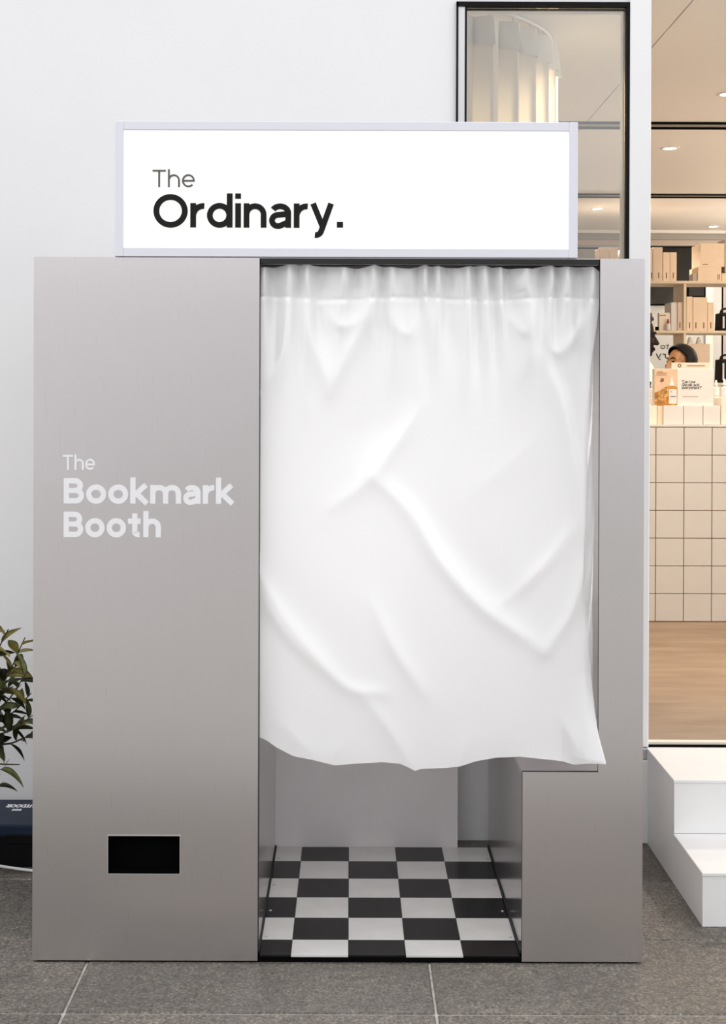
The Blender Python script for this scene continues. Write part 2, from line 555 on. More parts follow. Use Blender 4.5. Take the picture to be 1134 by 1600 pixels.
def ribbon(bm, pts, closed, w, z0, z1):
    pts = [q for i, q in enumerate(pts) if i == 0 or math.hypot(q[0] - pts[i - 1][0], q[1] - pts[i - 1][1]) > 1e-5 * w + 1e-7]
    n = len(pts)
    p = [Vector((a, b_)) for a, b_ in pts]
    Lf, Rt = [], []
    for i in range(n):
        if closed:
            d0 = (p[i] - p[i - 1]).normalized(); d1 = (p[(i + 1) % n] - p[i]).normalized()
        else:
            d1 = (p[i + 1] - p[i]).normalized() if i < n - 1 else (p[i] - p[i - 1]).normalized()
            d0 = (p[i] - p[i - 1]).normalized() if i > 0 else d1
        t = (d0 + d1)
        t = t.normalized() if t.length > 1e-6 else d0
        nn = Vector((-t.y, t.x))
        k = 1 / max(0.35, abs(nn.dot(Vector((-d0.y, d0.x)))))
        Lf.append(p[i] + nn * (w / 2) * k)
        Rt.append(p[i] - nn * (w / 2) * k)
    mk = lambda q, z: bm.verts.new((q.x, q.y, z))
    a = [(mk(Lf[i], z0), mk(Rt[i], z0), mk(Lf[i], z1), mk(Rt[i], z1)) for i in range(n)]
    rng = range(n) if closed else range(n - 1)
    for i in rng:
        u, v = a[i], a[(i + 1) % n]
        bm.faces.new([u[2], u[3], v[3], v[2]])
        bm.faces.new([u[0], v[0], v[1], u[1]])
        bm.faces.new([u[2], v[2], v[0], u[0]])
        bm.faces.new([u[3], u[1], v[1], v[3]])
    if not closed:
        bm.faces.new([a[0][0], a[0][1], a[0][3], a[0][2]])
        bm.faces.new([a[-1][1], a[-1][0], a[-1][2], a[-1][3]])


def text(string, x0, x1, zbase, size, w, y, depth, material, parent, name='letter', track=0.07, mirror=False, joined=None, M4=None):
    """lettering on a plane facing the camera (-Y): from x0 to x1, baseline zbase, em size"""
    adv = [glyph(c, w)[1] for c in string]
    total = sum(adv) + track * (len(string) - 1)
    sx = (x1 - x0) / total
    x = 0.0
    bmj = bmesh.new() if joined else None
    for c, a in zip(string, adv):
        S, _ = glyph(c, w)
        bm = bmj if joined else bmesh.new()
        for k_, (closed, pts) in enumerate(S):
            pts = [((x + p[0]) * sx, p[1] * size) for p in pts]
            ribbon(bm, pts, closed, w * (size * 0.5 + sx * 0.5), 0.00003 * k_, depth * (1 + 0.12 * k_))
        x += a + track
        if not joined and S:
            xf(bm, x0, x1, zbase, y, mirror, M4)
            add(name, bm, material, parent)
    if joined:
        xf(bmj, x0, x1, zbase, y, mirror, M4)
        return add(joined, bmj, material, parent)


def xf(bm, x0, x1, zbase, y, mirror, M4):
    for v in bm.verts:
        px_, pz_, d = v.co.x, v.co.y, v.co.z
        if M4 is not None:
            v.co = M4 @ Vector((px_, pz_, d))
        else:
            v.co = (x1 - px_ if mirror else x0 + px_, y - d, zbase + pz_)
    bmesh.ops.recalc_face_normals(bm, faces=bm.faces)


# ------------------------------------------------------------------ the setting
FR = 3.495                  # booth front
WALL = 4.46                 # shop front plane
FLZ = 0.33                  # shop floor
CEZ = 2.9
rng = random.Random(7)

ground = box('floor', -6, 7, -14, 4.6, -0.25, -0.004, 'grout')
tag(ground, 'pavement bed with pale joints under the stone slabs', None, None, 'structure')
# stone slabs: 0.9 x 0.44
row_edges = [4.53 - 0.44 * k for k in range(7)]
px0 = -0.687 - 0.9 * 3
bm = bmesh.new()
bmbox(bm, -0.4475, 0.4475, -0.2175, 0.2175, -0.05, 0, 0.004)
slab_me = bpy.data.meshes.new('paving_slab')
bm.to_mesh(slab_me); bm.free()
slab_me.materials.append(M['stone'])
for r_ in range(6):
    for c_ in range(7):
        o = bpy.data.objects.new('paving_slab', slab_me)
        C.objects.link(o)
        o.parent = ground
        o.location = Vector((px0 + 0.9 * (c_ + 0.5), row_edges[r_] - 0.22, rng.uniform(-0.0008, 0.0))) - wloc(ground)
o = box('street_paving', -6, 7, -14, row_edges[6] - 0.005, -0.05, 0.0, 'street', ground)
o['kind'] = 'stuff'

# shop front wall
wall = empty('wall_front', (0, WALL, 0), 'white rendered shop front wall behind the booth', None, None, 'structure')
X1, X2, X3 = 0.351, 0.93, 1.001
prism('wall_panel', [(-5, 0), (X1, 0), (X1, 5), (-5, 5)], WALL, WALL + 0.15, 'plaster', wall)
prism('wall_panel', [(X1, 0), (X2, 0), (X2, 0.30), (X1, 0.30)], WALL, WALL + 0.15, 'plaster', wall)
prism('wall_panel', [(X1, 2.81), (X2, 2.81), (X2, 5), (X1, 5)], WALL, WALL + 0.15, 'plaster', wall)
prism('wall_panel', [(X3, 2.95), (3.2, 2.95), (3.2, 5), (X3, 5)], WALL, WALL + 0.15, 'plaster', wall)
prism('wall_panel', [(3.2, 0), (6, 0), (6, 5), (3.2, 5)], WALL, WALL + 0.15, 'plaster', wall)
prism('threshold', [(X3, 0), (3.2, 0), (3.2, 0.322), (X3, 0.322)], WALL, WALL + 0.0295, 'plaster', wall)
prism('threshold_floor', [(X3, 0.1), (3.2, 0.1), (3.2, FLZ), (X3, FLZ)], WALL + 0.03, WALL + 0.1505, 'shopfloor', wall)
col = box('trim_1', X2, X3, WALL - 0.015, WALL + 0.15, 0.317, 5, 'column', None, 0.003)
tag(col, 'white post between the window and the doorway', None, None, 'structure')
pl = box('trim_2', X2 - 0.12, X3 + 0.03, WALL - 0.03, WALL - 0.001, 0.0, 0.277, 'column', None, 0.002)
tag(pl, 'low white plinth panel beside the steps', None, None, 'structure')
si = box('trim_3', X2 - 0.12, X3 + 0.03, WALL - 0.02, WALL - 0.001, 0.279, 0.315, 'alu', None, 0.002)
tag(si, 'grey metal sill strip above the plinth', None, None, 'structure')
th = empty('trim_4', (X3, WALL, 0.322), 'doorway threshold with a dark seal', None, None, 'structure')
box('sill', X3, 3.2, WALL + 0.002, WALL + 0.028, 0.3225, 0.333, 'box_cream', th, 0.002)
box('seal', X3, 3.2, WALL - 0.012, WALL - 0.001, 0.318, 0.3235, 'black', th)

# window 1
win = empty('window_1', (X1, WALL, 0.30), 'tall black framed shop window left of the white post', None, None, 'structure')
def wpx(p): return (p - CX) * WALL / F
zt = CAMZ + (HY - 4) * WALL / F
box('window_frame', wpx(710.5), wpx(713.5), WALL - 0.012, WALL + 0.05, 0.30, zt, 'windowblack', win)
box('frame_strip', wpx(713.6), wpx(724), WALL - 0.004, WALL + 0.05, 0.30, zt - 0.012, 'alu', win)
box('window_frame', wpx(724.2), wpx(727), WALL - 0.008, WALL + 0.05, 0.30, zt - 0.012, 'windowblack', win)
box('window_frame', wpx(710.5), wpx(981), WALL - 0.012, WALL + 0.05, zt - 0.014, zt, 'windowblack', win)
box('window_frame', wpx(975.5), wpx(981.5), WALL - 0.012, WALL + 0.03, 0.30, zt - 0.0141, 'windowblack', win)
box('window_frame', wpx(727.2), wpx(975.3), WALL - 0.012, WALL + 0.05, 0.30, 0.34, 'windowblack', win)
box('glass_pane', wpx(727.2), wpx(975.3), WALL + 0.015, WALL + 0.021, 0.341, zt - 0.0142, 'glass', win)

# far side of the street (behind the camera; gives the steel something to mirror)
fac = empty('wall_street', (0, -14, 0), 'pale stone house front across the street', None, None, 'structure')
box('wall_panel', -16, 16, -14.5, -14, 0, 5.0, 'facade', fac)
for i in range(8):
    box('window', -14 + i * 3.8, -13.0 + i * 3.8, -14.0, -13.96, 2.2, 3.4, 'facade_glass', fac)

# shop shell
sf = box('floor_shop', -1.0, 5.0, WALL + 0.151, 12, FLZ - 0.2, FLZ, 'shopfloor')
tag(sf, 'brown shop floor beyond the doorway', None, None, 'structure')
ceil = box('ceiling', -1.0, 5.0, WALL + 0.151, 12, CEZ + 0.03, CEZ + 0.2, 'grey')
tag(ceil, 'pale shop ceiling of large flush panels', None, None, 'structure')
JX = 1.215
for (ya, yb) in ((WALL + 0.155, 6.855), (7.015, 9.32), (9.475, 11.4)):
    for (xa, xb) in ((-1.0, JX - 0.003), (JX + 0.003, 5.0)):
        box('ceiling_panel', xa, xb, ya, yb, CEZ, CEZ + 0.03, 'ceiling', ceil)
for ya, yb in ((6.857, 7.013), (9.322, 9.473)):
    t = box('ceiling_channel', -1.0, 5.0, ya, yb, CEZ - 0.002, CEZ + 0.03, 'grey', ceil)
    box('channel_lip', -1.0, 5.0, ya, ya + 0.025, CEZ - 0.010, CEZ - 0.002, 'black', t)
    box('channel_lip', -1.0, 5.0, yb - 0.025, yb, CEZ - 0.010, CEZ - 0.002, 'black', t)
for nm, xa, xb in (('wall_left', -1.15, -1.0), ('wall_right', 5.0, 5.15)):
    tag(box(nm, xa, xb, WALL + 0.151, 12, 0, CEZ + 0.2, 'shopwall'), 'plain pale side wall of the shop', None, None, 'structure')
RW = 11.5
rear = box('wall_rear', -1.0, 5.0, RW, RW + 0.15, FLZ, CEZ, 'rearwall')
tag(rear, 'grey frosted rear wall of the shop behind the shelves', None, None, 'structure')
def rp(p): return P(p, 0, RW)[0]
def rz(p): return P(0, p, RW)[1]
box('soffit', -1.0, 5.0, RW - 0.1, RW, rz(365), CEZ, 'white', rear)
hd = box('header', -1.0, 5.0, RW - 0.06, RW, rz(374), rz(365.2), 'grey', rear)
box('header', -1.0, 5.0, RW - 0.04, RW, rz(383), rz(374.2), 'box_grey', rear)
wi = 2
for (xa, xb, ya, yb, mt) in ((985, 1093, 384, 441, 'dark'), (985, 1054, 443, 476, 'dark'), (1072, 1100, 443, 463, 'dark'), (880, 933, 386, 441, 'grey')):
    w = empty('window_%d' % wi, (rp(xa), RW, rz(yb)), 'dark glazed pane in the rear wall' if mt == 'dark' else 'grey blind pane in the rear wall', None, None, 'structure')
    box('window_frame', rp(xa), rp(xb), RW - 0.02, RW - 0.0005, rz(yb), rz(ya), 'black', w)
    box('glass_pane', rp(xa) + 0.012, rp(xb) - 0.012, RW - 0.024, RW - 0.02, rz(yb) + 0.012, rz(ya) - 0.012, mt, w)
    wi += 1
for (xa, xb, mt) in ((1054.5, 1068, 'white'), (1100.5, 1112, 'white'), (1112.1, 1125, 'rearwall'), (1125.2, 1127.5, 'black'), (1127.6, 1175, 'box_grey')):
    box('rear_post', rp(xa), rp(xb), RW - 0.03, RW - 0.0005, FLZ, rz(442), mt, rear)
text('to', rp(1031), rp(1045), rz(543.5), 0.062, 0.09, RW - 0.001, 0.002, 'ink', rear, 'letter', mirror=True)
text('ry', rp(1024), rp(1040), rz(558), 0.075, 0.09, RW - 0.001, 0.002, 'ink', rear, 'letter', mirror=True)

# ------------------------------------------------------------------ photo booth
SC = F / FR
def bx_(p): return (p - CX) / SC
def bz_(p): return CAMZ - (p - HY) / SC
BL, BR = -0.831, 0.772                       # outer sides
OL, OR_ = -0.239, 0.655                      # curtain opening
BEN = 0.456                                  # bench side
TOP, BACK = 1.855, 4.345
FZ = 0.018
booth = empty('photo_booth', (0, FR, 0), 'brushed steel photo booth with checkered floor and white lettering', 'photo booth')
sx0, sx1, sz0, sz1 = -0.632, -0.444, 0.234, 0.333
# left front panel with a real slot
bm = bmesh.new()
xs, zs = [BL, sx0, sx1, OL], [0.005, sz0, sz1, TOP - 0.002]
fv = {}
for y in (FR, FR + 0.012):
    for i, x in enumerate(xs):
        for j, z in enumerate(zs):
            fv[(i, j, y)] = bm.verts.new((x, y, z))
for y in (FR, FR + 0.012):
    for i in range(3):
        for j in range(3):
            if (i, j) == (1, 1): continue
            bm.faces.new([fv[(i, j, y)], fv[(i + 1, j, y)], fv[(i + 1, j + 1, y)], fv[(i, j + 1, y)]])
def strip(path):
    for a, b_ in zip(path, path[1:] + path[:1]):
        bm.faces.new([fv[(*a, FR)], fv[(*b_, FR)], fv[(*b_, FR + 0.012)], fv[(*a, FR + 0.012)]]).material_index = 1
strip([(0, 0), (1, 0), (2, 0), (3, 0), (3, 1), (3, 2), (3, 3), (2, 3), (1, 3), (0, 3), (0, 2), (0, 1)])
strip([(1, 1), (1, 2), (2, 2), (2, 1)])
bmesh.ops.recalc_face_normals(bm, faces=bm.faces)
fp = add('front_panel', bm, ['steel', 'core'], booth)
tag(fp, 'tall steel front panel with a black print slot')
tray = box('print_slot', sx0 - 0.004, sx1 + 0.004, FR + 0.05, FR + 0.17, sz0 - 0.004, sz1 + 0.004, 'black', booth)
for nm, a in (('slot_lining', (sx0 - 0.004, sx0, sz0 - 0.004, sz1 + 0.004)), ('slot_lining', (sx1, sx1 + 0.004, sz0 - 0.004, sz1 + 0.004)),
              ('slot_lining', (sx0, sx1, sz0 - 0.004, sz0)), ('slot_lining', (sx0, sx1, sz1, sz1 + 0.004))):
    box(nm, a[0], a[1], FR + 0.0125, FR + 0.05, a[2], a[3], 'black', tray)
for a in ((sx0 - 0.0025, sx0, sz0 - 0.0025, sz1 + 0.0025), (sx1, sx1 + 0.0025, sz0 - 0.0025, sz1 + 0.0025), (sx0, sx1, sz0 - 0.0025, sz0), (sx0, sx1, sz1, sz1 + 0.0025)):
    box('slot_edge', a[0], a[1], FR - 0.0015, FR + 0.012, a[2], a[3], 'alu', tray)
# right L-shaped front panel
SEAT = bz_(1206)
tag(prism('front_panel', [(BEN, 0.005), (BR, 0.005), (BR, TOP - 0.002), (OR_, TOP - 0.002), (OR_, SEAT), (BEN, SEAT)], FR, FR + 0.012, 'steel', booth, edge_mat='core'),
    'L-shaped steel front panel around the bench')
# base, plinth
base = box('booth_base', BL + 0.012, BR - 0.012, FR + 0.004, BACK, 0.0, FZ - 0.006, 'black', booth)
ty = [FR + 0.006, 3.601, 3.752, 3.903, 4.055, 4.206, BACK - 0.008]
tx = [OL + 0.004, -0.1516, 0.0, 0.1516, 0.3032, BEN - 0.004]
for r_ in range(6):
    for c_ in range(5):
        w_ = (r_ + c_) % 2 == 1
        g_ = 0.0005
        box('floor_tile', tx[c_] + g_, tx[c_ + 1] - g_, ty[r_] + g_, ty[r_ + 1] - g_, FZ - 0.006, FZ, 'tile_white' if w_ else 'tile_black', base, 0.0006)
for y in (3.62, 3.80, 4.0, 4.23):
    for x in (OL + 0.016, BEN - 0.016):
        bm = bmesh.new(); lathe(bm, [(0.0045, 0), (0.004, 0.002), (0.0015, 0.003)], 0, 0, 0, 10)
        add('floor_screw', bm, 'screw', base, True, (x, y, FZ))
# side, inner and back panels
box('side_panel', BL, BL + 0.012, FR + 0.0125, BACK, 0.005, TOP - 0.002, 'steel', booth)
box('side_panel', BR - 0.012, BR, FR + 0.0125, BACK, 0.005, TOP - 0.002, 'steel', booth)
box('edge_trim', OL - 0.012, OL + 0.0003, FR + 0.0125, FR + 0.0495, FZ, TOP - 0.004, 'core', booth)
box('inner_wall', OL - 0.012, OL, FR + 0.05, BACK - 0.006, FZ, TOP - 0.004, 'steel_in', booth)
box('back_panel', OL, 0.355, BACK - 0.006, BACK + 0.004, FZ - 0.002, TOP - 0.004, 'backpanel', booth)
box('back_panel', BEN, BR - 0.012, BACK - 0.006, BACK + 0.004, 0.012, TOP - 0.004, 'steel_in', booth)
box('back_panel', BL + 0.012, OL - 0.012, BACK - 0.006, BACK + 0.004, 0.012, TOP - 0.004, 'steel', booth)
bench = box('bench', BEN, BEN + 0.012, FR + 0.0145, BACK - 0.007, FZ, SEAT - 0.012, 'steel_in', booth)
tag(bench, 'steel bench side with mirrored floor tiles')
box('bench_seat', BEN, BR - 0.0125, FR + 0.0145, BACK - 0.007, SEAT - 0.0119, SEAT, 'steel', booth)
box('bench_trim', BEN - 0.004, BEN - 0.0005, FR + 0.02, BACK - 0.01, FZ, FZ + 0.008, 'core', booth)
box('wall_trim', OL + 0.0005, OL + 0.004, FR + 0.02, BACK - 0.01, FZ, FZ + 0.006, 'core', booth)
box('roof', BL, BR, FR + 0.013, BACK + 0.004, TOP - 0.002, TOP + 0.0, 'steel', booth)
box('top_rail', OL + 0.001, OR_ - 0.001, FR + 0.004, FR + 0.03, 1.838, TOP - 0.003, 'rail', booth, 0.001)
box('ceiling_lining', OL, BR - 0.012, FR + 0.10, BACK - 0.007, TOP - 0.012, TOP - 0.003, 'black', booth)
lp_ = box('unseen_backlight', -0.17, 0.345, BACK - 0.036, BACK - 0.0065, 0.72, 1.70, 'alu', booth, 0.003)  # unseen; placed and sized to backlight the curtain
box('backlight_diffuser', -0.16, 0.335, BACK - 0.040, BACK - 0.0362, 0.73, 1.69, 'backlight', lp_)
bm = bmesh.new(); tube(bm, [(OL + 0.001, FR + 0.075, 1.800), (OR_ + 0.10, FR + 0.075, 1.800)], 0.010, 14)
add('curtain_rod', bm, 'rail', booth, True)
# lettering on the left panel
LY = FR - 0.0003
text('The', bx_(98.5), bx_(149), bz_(735.5), 23.5 / SC / CAPH, 0.10, LY, 0.0008, 'vinyl', booth, track=0.08)
text('Bookmark', bx_(100), bx_(365.5), bz_(788), 39.5 / SC / CAPH, 0.148, LY, 0.0008, 'vinyl', booth, track=0.055)
text('Booth', bx_(100), bx_(252), bz_(840.5), 39.5 / SC / CAPH, 0.148, LY, 0.0008, 'vinyl', booth, track=0.055)

# ------------------------------------------------------------------ lightbox sign
sg = empty('lightbox_sign', (0, FR + 0.06, TOP), 'long white illuminated lightbox sign with black lettering on top of the booth', 'sign')
gx0, gx1, gz0, gz1 = bx_(178), bx_(901.5), TOP + 0.0005, bz_(190)
rim = 0.0235
Y0, Y1 = FR + 0.001, FR + 0.13
box('frame_side', gx0, gx0 + rim, Y0, Y1, gz0, gz1, 'signframe', sg, 0.0015)
box('frame_side', gx1 - rim, gx1, Y0, Y1, gz0, gz1, 'signframe', sg, 0.0015)
box('frame_rail', gx0 + rim, gx1 - rim, Y0, Y1, gz1 - rim, gz1, 'signframe', sg, 0.0015)
box('frame_rail', gx0 + rim, gx1 - rim, Y0, Y1, gz0, gz0 + rim, 'signframe', sg, 0.0015)
box('back_plate', gx0 + rim, gx1 - rim, Y1 - 0.01, Y1 - 0.001, gz0 + rim, gz1 - rim, 'signframe', sg)
box('diffuser', gx0 + rim, gx1 - rim, Y0 + 0.006, Y0 + 0.012, gz0 + rim, gz1 - rim, 'diffuser', sg)
text('The', bx_(237), bx_(303), bz_(293), 27 / SC / CAPH, 0.075, Y0 + 0.006, 0.004, 'letter_grey', sg, track=0.09)
text('Ordinary.', bx_(238.5), bx_(535), bz_(356), 51.5 / SC / CAPH, 0.125, Y0 + 0.006, 0.004, 'letter', sg, track=0.06)

# ------------------------------------------------------------------ satin curtain
YC = FR + 0.045
CS = F / (FR + 0.03)
NU, NV, NR = 300, 400, 14
hem = np.array([(405, 1155), (418, 1161), (432, 1171), (460, 1185), (490, 1190), (525, 1198), (560, 1195), (600, 1192), (628, 1194), (643, 1201), (650, 1205), (660, 1202), (700, 1201), (722, 1198), (745, 1191), (780, 1185), (815, 1184), (850, 1188), (880, 1191), (897, 1193), (915, 1187), (940, 1182)], float)
edge = np.array([(413, 937), (470, 936), (520, 931), (570, 925), (640, 921), (720, 918), (800, 917), (880, 914), (930, 912), (980, 919), (1050, 926), (1110, 930), (1145, 933), (1165, 937), (1185, 941)], float)
top = np.array([(405, 419), (430, 417), (455, 413), (480, 414), (520, 417), (560, 419), (585, 414), (605, 417), (640, 419), (660, 414), (690, 416), (715, 418), (745, 414), (790, 418), (830, 419), (850, 414), (885, 416), (905, 415), (925, 416), (938, 424)], float)
uu = np.linspace(0, 1, NU)
vv = np.linspace(0, 1, NV)
Ug, Vg = np.meshgrid(uu, vv, indexing='ij')
py0 = 416 + Vg * (1188 - 416)
xe = np.interp(py0, edge[:, 0], edge[:, 1])
PX = 404.0 + Ug * (xe - 404.0)
t_ = np.interp(PX, top[:, 0], top[:, 1])
h_ = np.interp(PX, hem[:, 0], hem[:, 1])
PY = t_ + Vg * (h_ - t_)


def ridge(pts, amp, width, taper=True, wend=None, crease=0):
    pts = [np.array(p, float) for p in pts]
    # smooth the polyline
    cr = crom([(p[0], p[1], 0) for p in pts], 6)
    q = np.array([(c.x, c.y) for c in cr])
    best = np.full(PX.shape, 1e9)
    par = np.zeros(PX.shape)
    sd = np.zeros(PX.shape)
    seg = np.linalg.norm(np.diff(q, axis=0), axis=1)
    cum = np.concatenate([[0], np.cumsum(seg)])
    for i in range(len(q) - 1):
        d = q[i + 1] - q[i]
        L2 = max(d @ d, 1e-9)
        t = np.clip(((PX - q[i, 0]) * d[0] + (PY - q[i, 1]) * d[1]) / L2, 0, 1)
        ex = PX - (q[i, 0] + t * d[0]); ey = PY - (q[i, 1] + t * d[1])
        dist = np.hypot(ex, ey)
        m_ = dist < best
        best[m_] = dist[m_]
        par[m_] = ((cum[i] + t * math.sqrt(L2)) / cum[-1])[m_]
    w = width if wend is None else width + (wend - width) * par
    g = np.exp(-(best / w) ** 2) if not crease else np.exp(-(np.sqrt(best ** 2 + crease ** 2) - crease) / (w * 0.72))
    if taper:
        g = g * np.sin(np.pi * np.clip(0.08 + 0.84 * par, 0, 1)) ** 0.7
    return amp * g


D = np.zeros(PX.shape)
# slow billow
D += 0.012 * np.sin((PX - 405) / 533 * np.pi) * np.sin(np.clip((PY - 440) / 760, 0, 1) * np.pi * 0.8)
D += 0.004 * np.sin(PX / 63.0 + PY / 300.0) * np.clip((PY - 470) / 400, 0, 1)
# gathers at the rod
gr = random.Random(3)
gath = [(412, 8), (428, 9), (452, 8), (466, 6), (479, 7), (500, 12), (538, 10), (552, 8), (582, 7), (597, 7), (612, 9), (652, 6), (664, 5), (674, 5), (684, 6), (700, 9), (730, 6), (742, 5), (756, 6), (769, 5), (781, 5), (795, 8), (822, 10), (848, 6), (860, 6), (872, 5), (885, 7), (905, 9), (926, 8)]
for i, (gx, gw) in enumerate(gath):
    fan = (gr.random() - 0.5) * 26
    Lh = gr.uniform(90, 240)
    s = 1 if i % 2 == 0 else -0.85
    D += s * ridge([(gx, 408), (gx + gr.uniform(-2, 2), 445), (gx + fan * 0.35, 480), (gx + fan, 480 + Lh)], 0.019, gw, False, gw * 2.4) * np.clip(1 - (PY - 455) / Lh, 0, 1) ** 1.3
# rod pocket bulge, seam
rodb = np.exp(-((PY - 437) / 20) ** 2) * 0.006
D += rodb
seam = 466 + 2.5 * np.sin(PX / 37)
D -= 0.0022 * np.exp(-((PY - seam) / 3.0) ** 2)
D += 0.0010 * np.exp(-((PY - seam - 7) / 5.0) ** 2)
for (pts, a, w) in (
    ([(470, 462), (486, 530), (515, 612)], 0.011, 9), ([(515, 612), (548, 545), (585, 470)], 0.010, 10),
    ([(404, 610), (436, 566), (456, 470)], 0.009, 9), ([(475, 480), (474, 570), (482, 660)], 0.007, 8),
    ([(505, 478), (528, 508), (560, 500), (572, 470)], 0.006, 7),
    ([(602, 470), (615, 505), (640, 520), (660, 478)], 0.006, 8),
    ([(672, 470), (668, 550), (655, 625)], 0.010, 14), ([(775, 470), (800, 500), (822, 516), (838, 470)], 0.007, 8),
    ([(842, 470), (832, 540), (815, 590)], 0.007, 9),
    ([(856, 470), (862, 535), (876, 548), (900, 520), (920, 476)], 0.010, 8),
    ([(850, 560), (882, 640), (902, 740), (915, 830)], 0.013, 12),
    ([(928, 480), (920, 600), (914, 720), (915, 900)], 0.008, 6),
    ([(518, 795), (572, 755), (622, 690), (662, 632)], 0.012, 13),
    ([(580, 742), (640, 800), (690, 878), (752, 946), (815, 992), (852, 1018)], 0.018, 15),
    ([(852, 1020), (886, 972), (904, 925), (914, 880)], 0.014, 9),
    ([(785, 945), (825, 910), (865, 868), (895, 825)], 0.012, 11),
    ([(730, 780), (790, 730), (850, 670)], 0.006, 22),
    ([(403, 895), (440, 960), (490, 1022), (545, 1075), (600, 1083)], 0.016, 11),
    ([(403, 925), (450, 995), (500, 1045)], 0.007, 8),
    ([(580, 935), (612, 1005), (664, 1085)], 0.012, 11),
    ([(565, 1085), (610, 1140), (650, 1206)], 0.010, 12),
    ([(735, 1140), (728, 1170), (718, 1205)], 0.006, 9), ([(535, 1160), (525, 1180), (518, 1200)], 0.006, 9),
    ([(440, 1130), (475, 1165), (500, 1195)], 0.007, 16), ([(912, 1000), (916, 1100), (912, 1190)], 0.012, 9),
    ([(880, 1120), (898, 1160), (900, 1196)], 0.007, 9), ([(800, 1100), (792, 1150), (790, 1190)], 0.005, 18),
):
    D += ridge(pts, a * 0.9, w * 1.2, crease=8.0)
for (pts, a, w) in (
    ([(440, 900), (500, 980), (560, 1040)], -0.007, 18), ([(660, 770), (730, 870), (830, 960)], -0.008, 20),
    ([(600, 900), (650, 990), (700, 1060)], -0.006, 20), ([(540, 700), (600, 650), (630, 590)], -0.006, 20),
    ([(495, 480), (520, 550)], -0.006, 12), ([(700, 500), (720, 580)], -0.005, 16), ([(890, 600), (912, 720)], -0.006, 8),
):
    D += ridge(pts, a * 0.7, w * 1.5)
# the lower right corner swings out in front of the panel edge
corner = np.clip((PX - 880) / 60, 0, 1) * np.clip((PY - 1050) / 130, 0, 1)
D += 0.085 * corner ** 1.2
YY = YC - D
XX = (PX - CX) / CS
ZZ = CAMZ - (PY - HY) / CS
# folded return at the right edge
sr = np.linspace(0, 1, NR + 1)[1:]
xr = np.interp(py0[0], [413, 560, 1000, 1100, 1185], [934, 931, 933, 930, 930])
RX, RY, RZ = [], [], []
for s in sr:
    k = s * s * (3 - 2 * s)
    pxs = PX[-1] + (xr - PX[-1]) * k
    dep = YY[-1] + 0.035 * np.sin(s * math.pi * 0.55) + 0.012 * np.sin(s * 6 + PY[-1] / 45.0) * s * np.clip((PY[-1] - 470) / 100, 0, 1)
    RX.append((pxs - CX) / CS); RY.append(dep); RZ.append(ZZ[-1])
XX = np.vstack([XX, np.array(RX)]); YY = np.vstack([YY, np.array(RY)]); ZZ = np.vstack([ZZ, np.array(RZ)])
NT = XX.shape[0]
XX = np.clip(XX, OL + 0.0004, 0.7)
co = np.stack([XX, YY - YC, ZZ - 1.8], -1).reshape(-1, 3)
ii = np.arange(NT * NV).reshape(NT, NV)
faces = np.stack([ii[:-1, :-1], ii[:-1, 1:], ii[1:, 1:], ii[1:, :-1]], -1).reshape(-1, 4)
me = bpy.data.meshes.new('satin_curtain')
me.from_pydata(co.tolist(), [], faces.tolist())
cur = addmesh('satin_curtain', me, 'satin', None, True, (0, YC, 1.8))
NP = int(NV * 0.066)
bk = np.stack([XX[:NU, :NP], np.full((NU, NP), 0.0) + (YY[:NU, :NP] - YC) * 0.3 + 0.045, ZZ[:NU, :NP] - 1.8], -1)
bk[:, 0, 1] = YY[:NU, 0] - YC + 0.002
bk[:, -1, 1] = YY[:NU, NP - 1] - YC + 0.0015
co2 = bk.reshape(-1, 3)
ii = np.arange(NU * NP).reshape(NU, NP)
f2 = np.stack([ii[:-1, :-1], ii[:-1, 1:], ii[1:, 1:], ii[1:, :-1]], -1).reshape(-1, 4)
me = bpy.data.meshes.new('rod_pocket')
me.from_pydata(co2.tolist(), [], f2.tolist())
addmesh('rod_pocket', me, 'lining', cur, True, (0, YC, 1.8))
tag(cur, 'white satin curtain gathered on the rod across the booth opening', 'curtain')

# ------------------------------------------------------------------ white steps
SX = 0.9935
st = empty('entrance_steps', (SX, 3.74, 0), 'white two-step entrance stair in front of the doorway', 'steps')
SXR = 2.6
ya, yb, yc = 3.737, 4.068, WALL - 0.014
h1, h2 = 0.153, 0.318
prism_side = [(ya + 0.0195, 0.0), (yc, 0.0), (yc, h2 - 0.0105), (yb + 0.0195, h2 - 0.0105), (yb + 0.0195, h1 - 0.0105), (ya + 0.0195, h1 - 0.0105)]
bm = bmesh.new()
v0 = [bm.verts.new((SX + 0.002, y, z)) for y, z in prism_side]
v1 = [bm.verts.new((SX + 0.018, y, z)) for y, z in prism_side]
bm.faces.new(v0); bm.faces.new(v1[::-1])
for i in range(6):
    bm.faces.new([v0[i], v0[(i + 1) % 6], v1[(i + 1) % 6], v1[i]])
bmesh.ops.recalc_face_normals(bm, faces=bm.faces)
add('side_panel', bm, 'stepwhite', st)
box('riser', SX + 0.002, SXR, ya + 0.003, ya + 0.019, 0.0, h1 - 0.0105, 'stepwhite', st, 0.001)
box('riser', SX + 0.002, SXR, yb + 0.003, yb + 0.019, h1, h2 - 0.0105, 'stepwhite', st, 0.001)
box('tread', SX, SXR, ya, yb + 0.0035, h1 - 0.01, h1, 'stepwhite', st, 0.0015)
box('tread', SX, SXR, yb, yc, h2 - 0.01, h2, 'stepwhite', st, 0.0015)

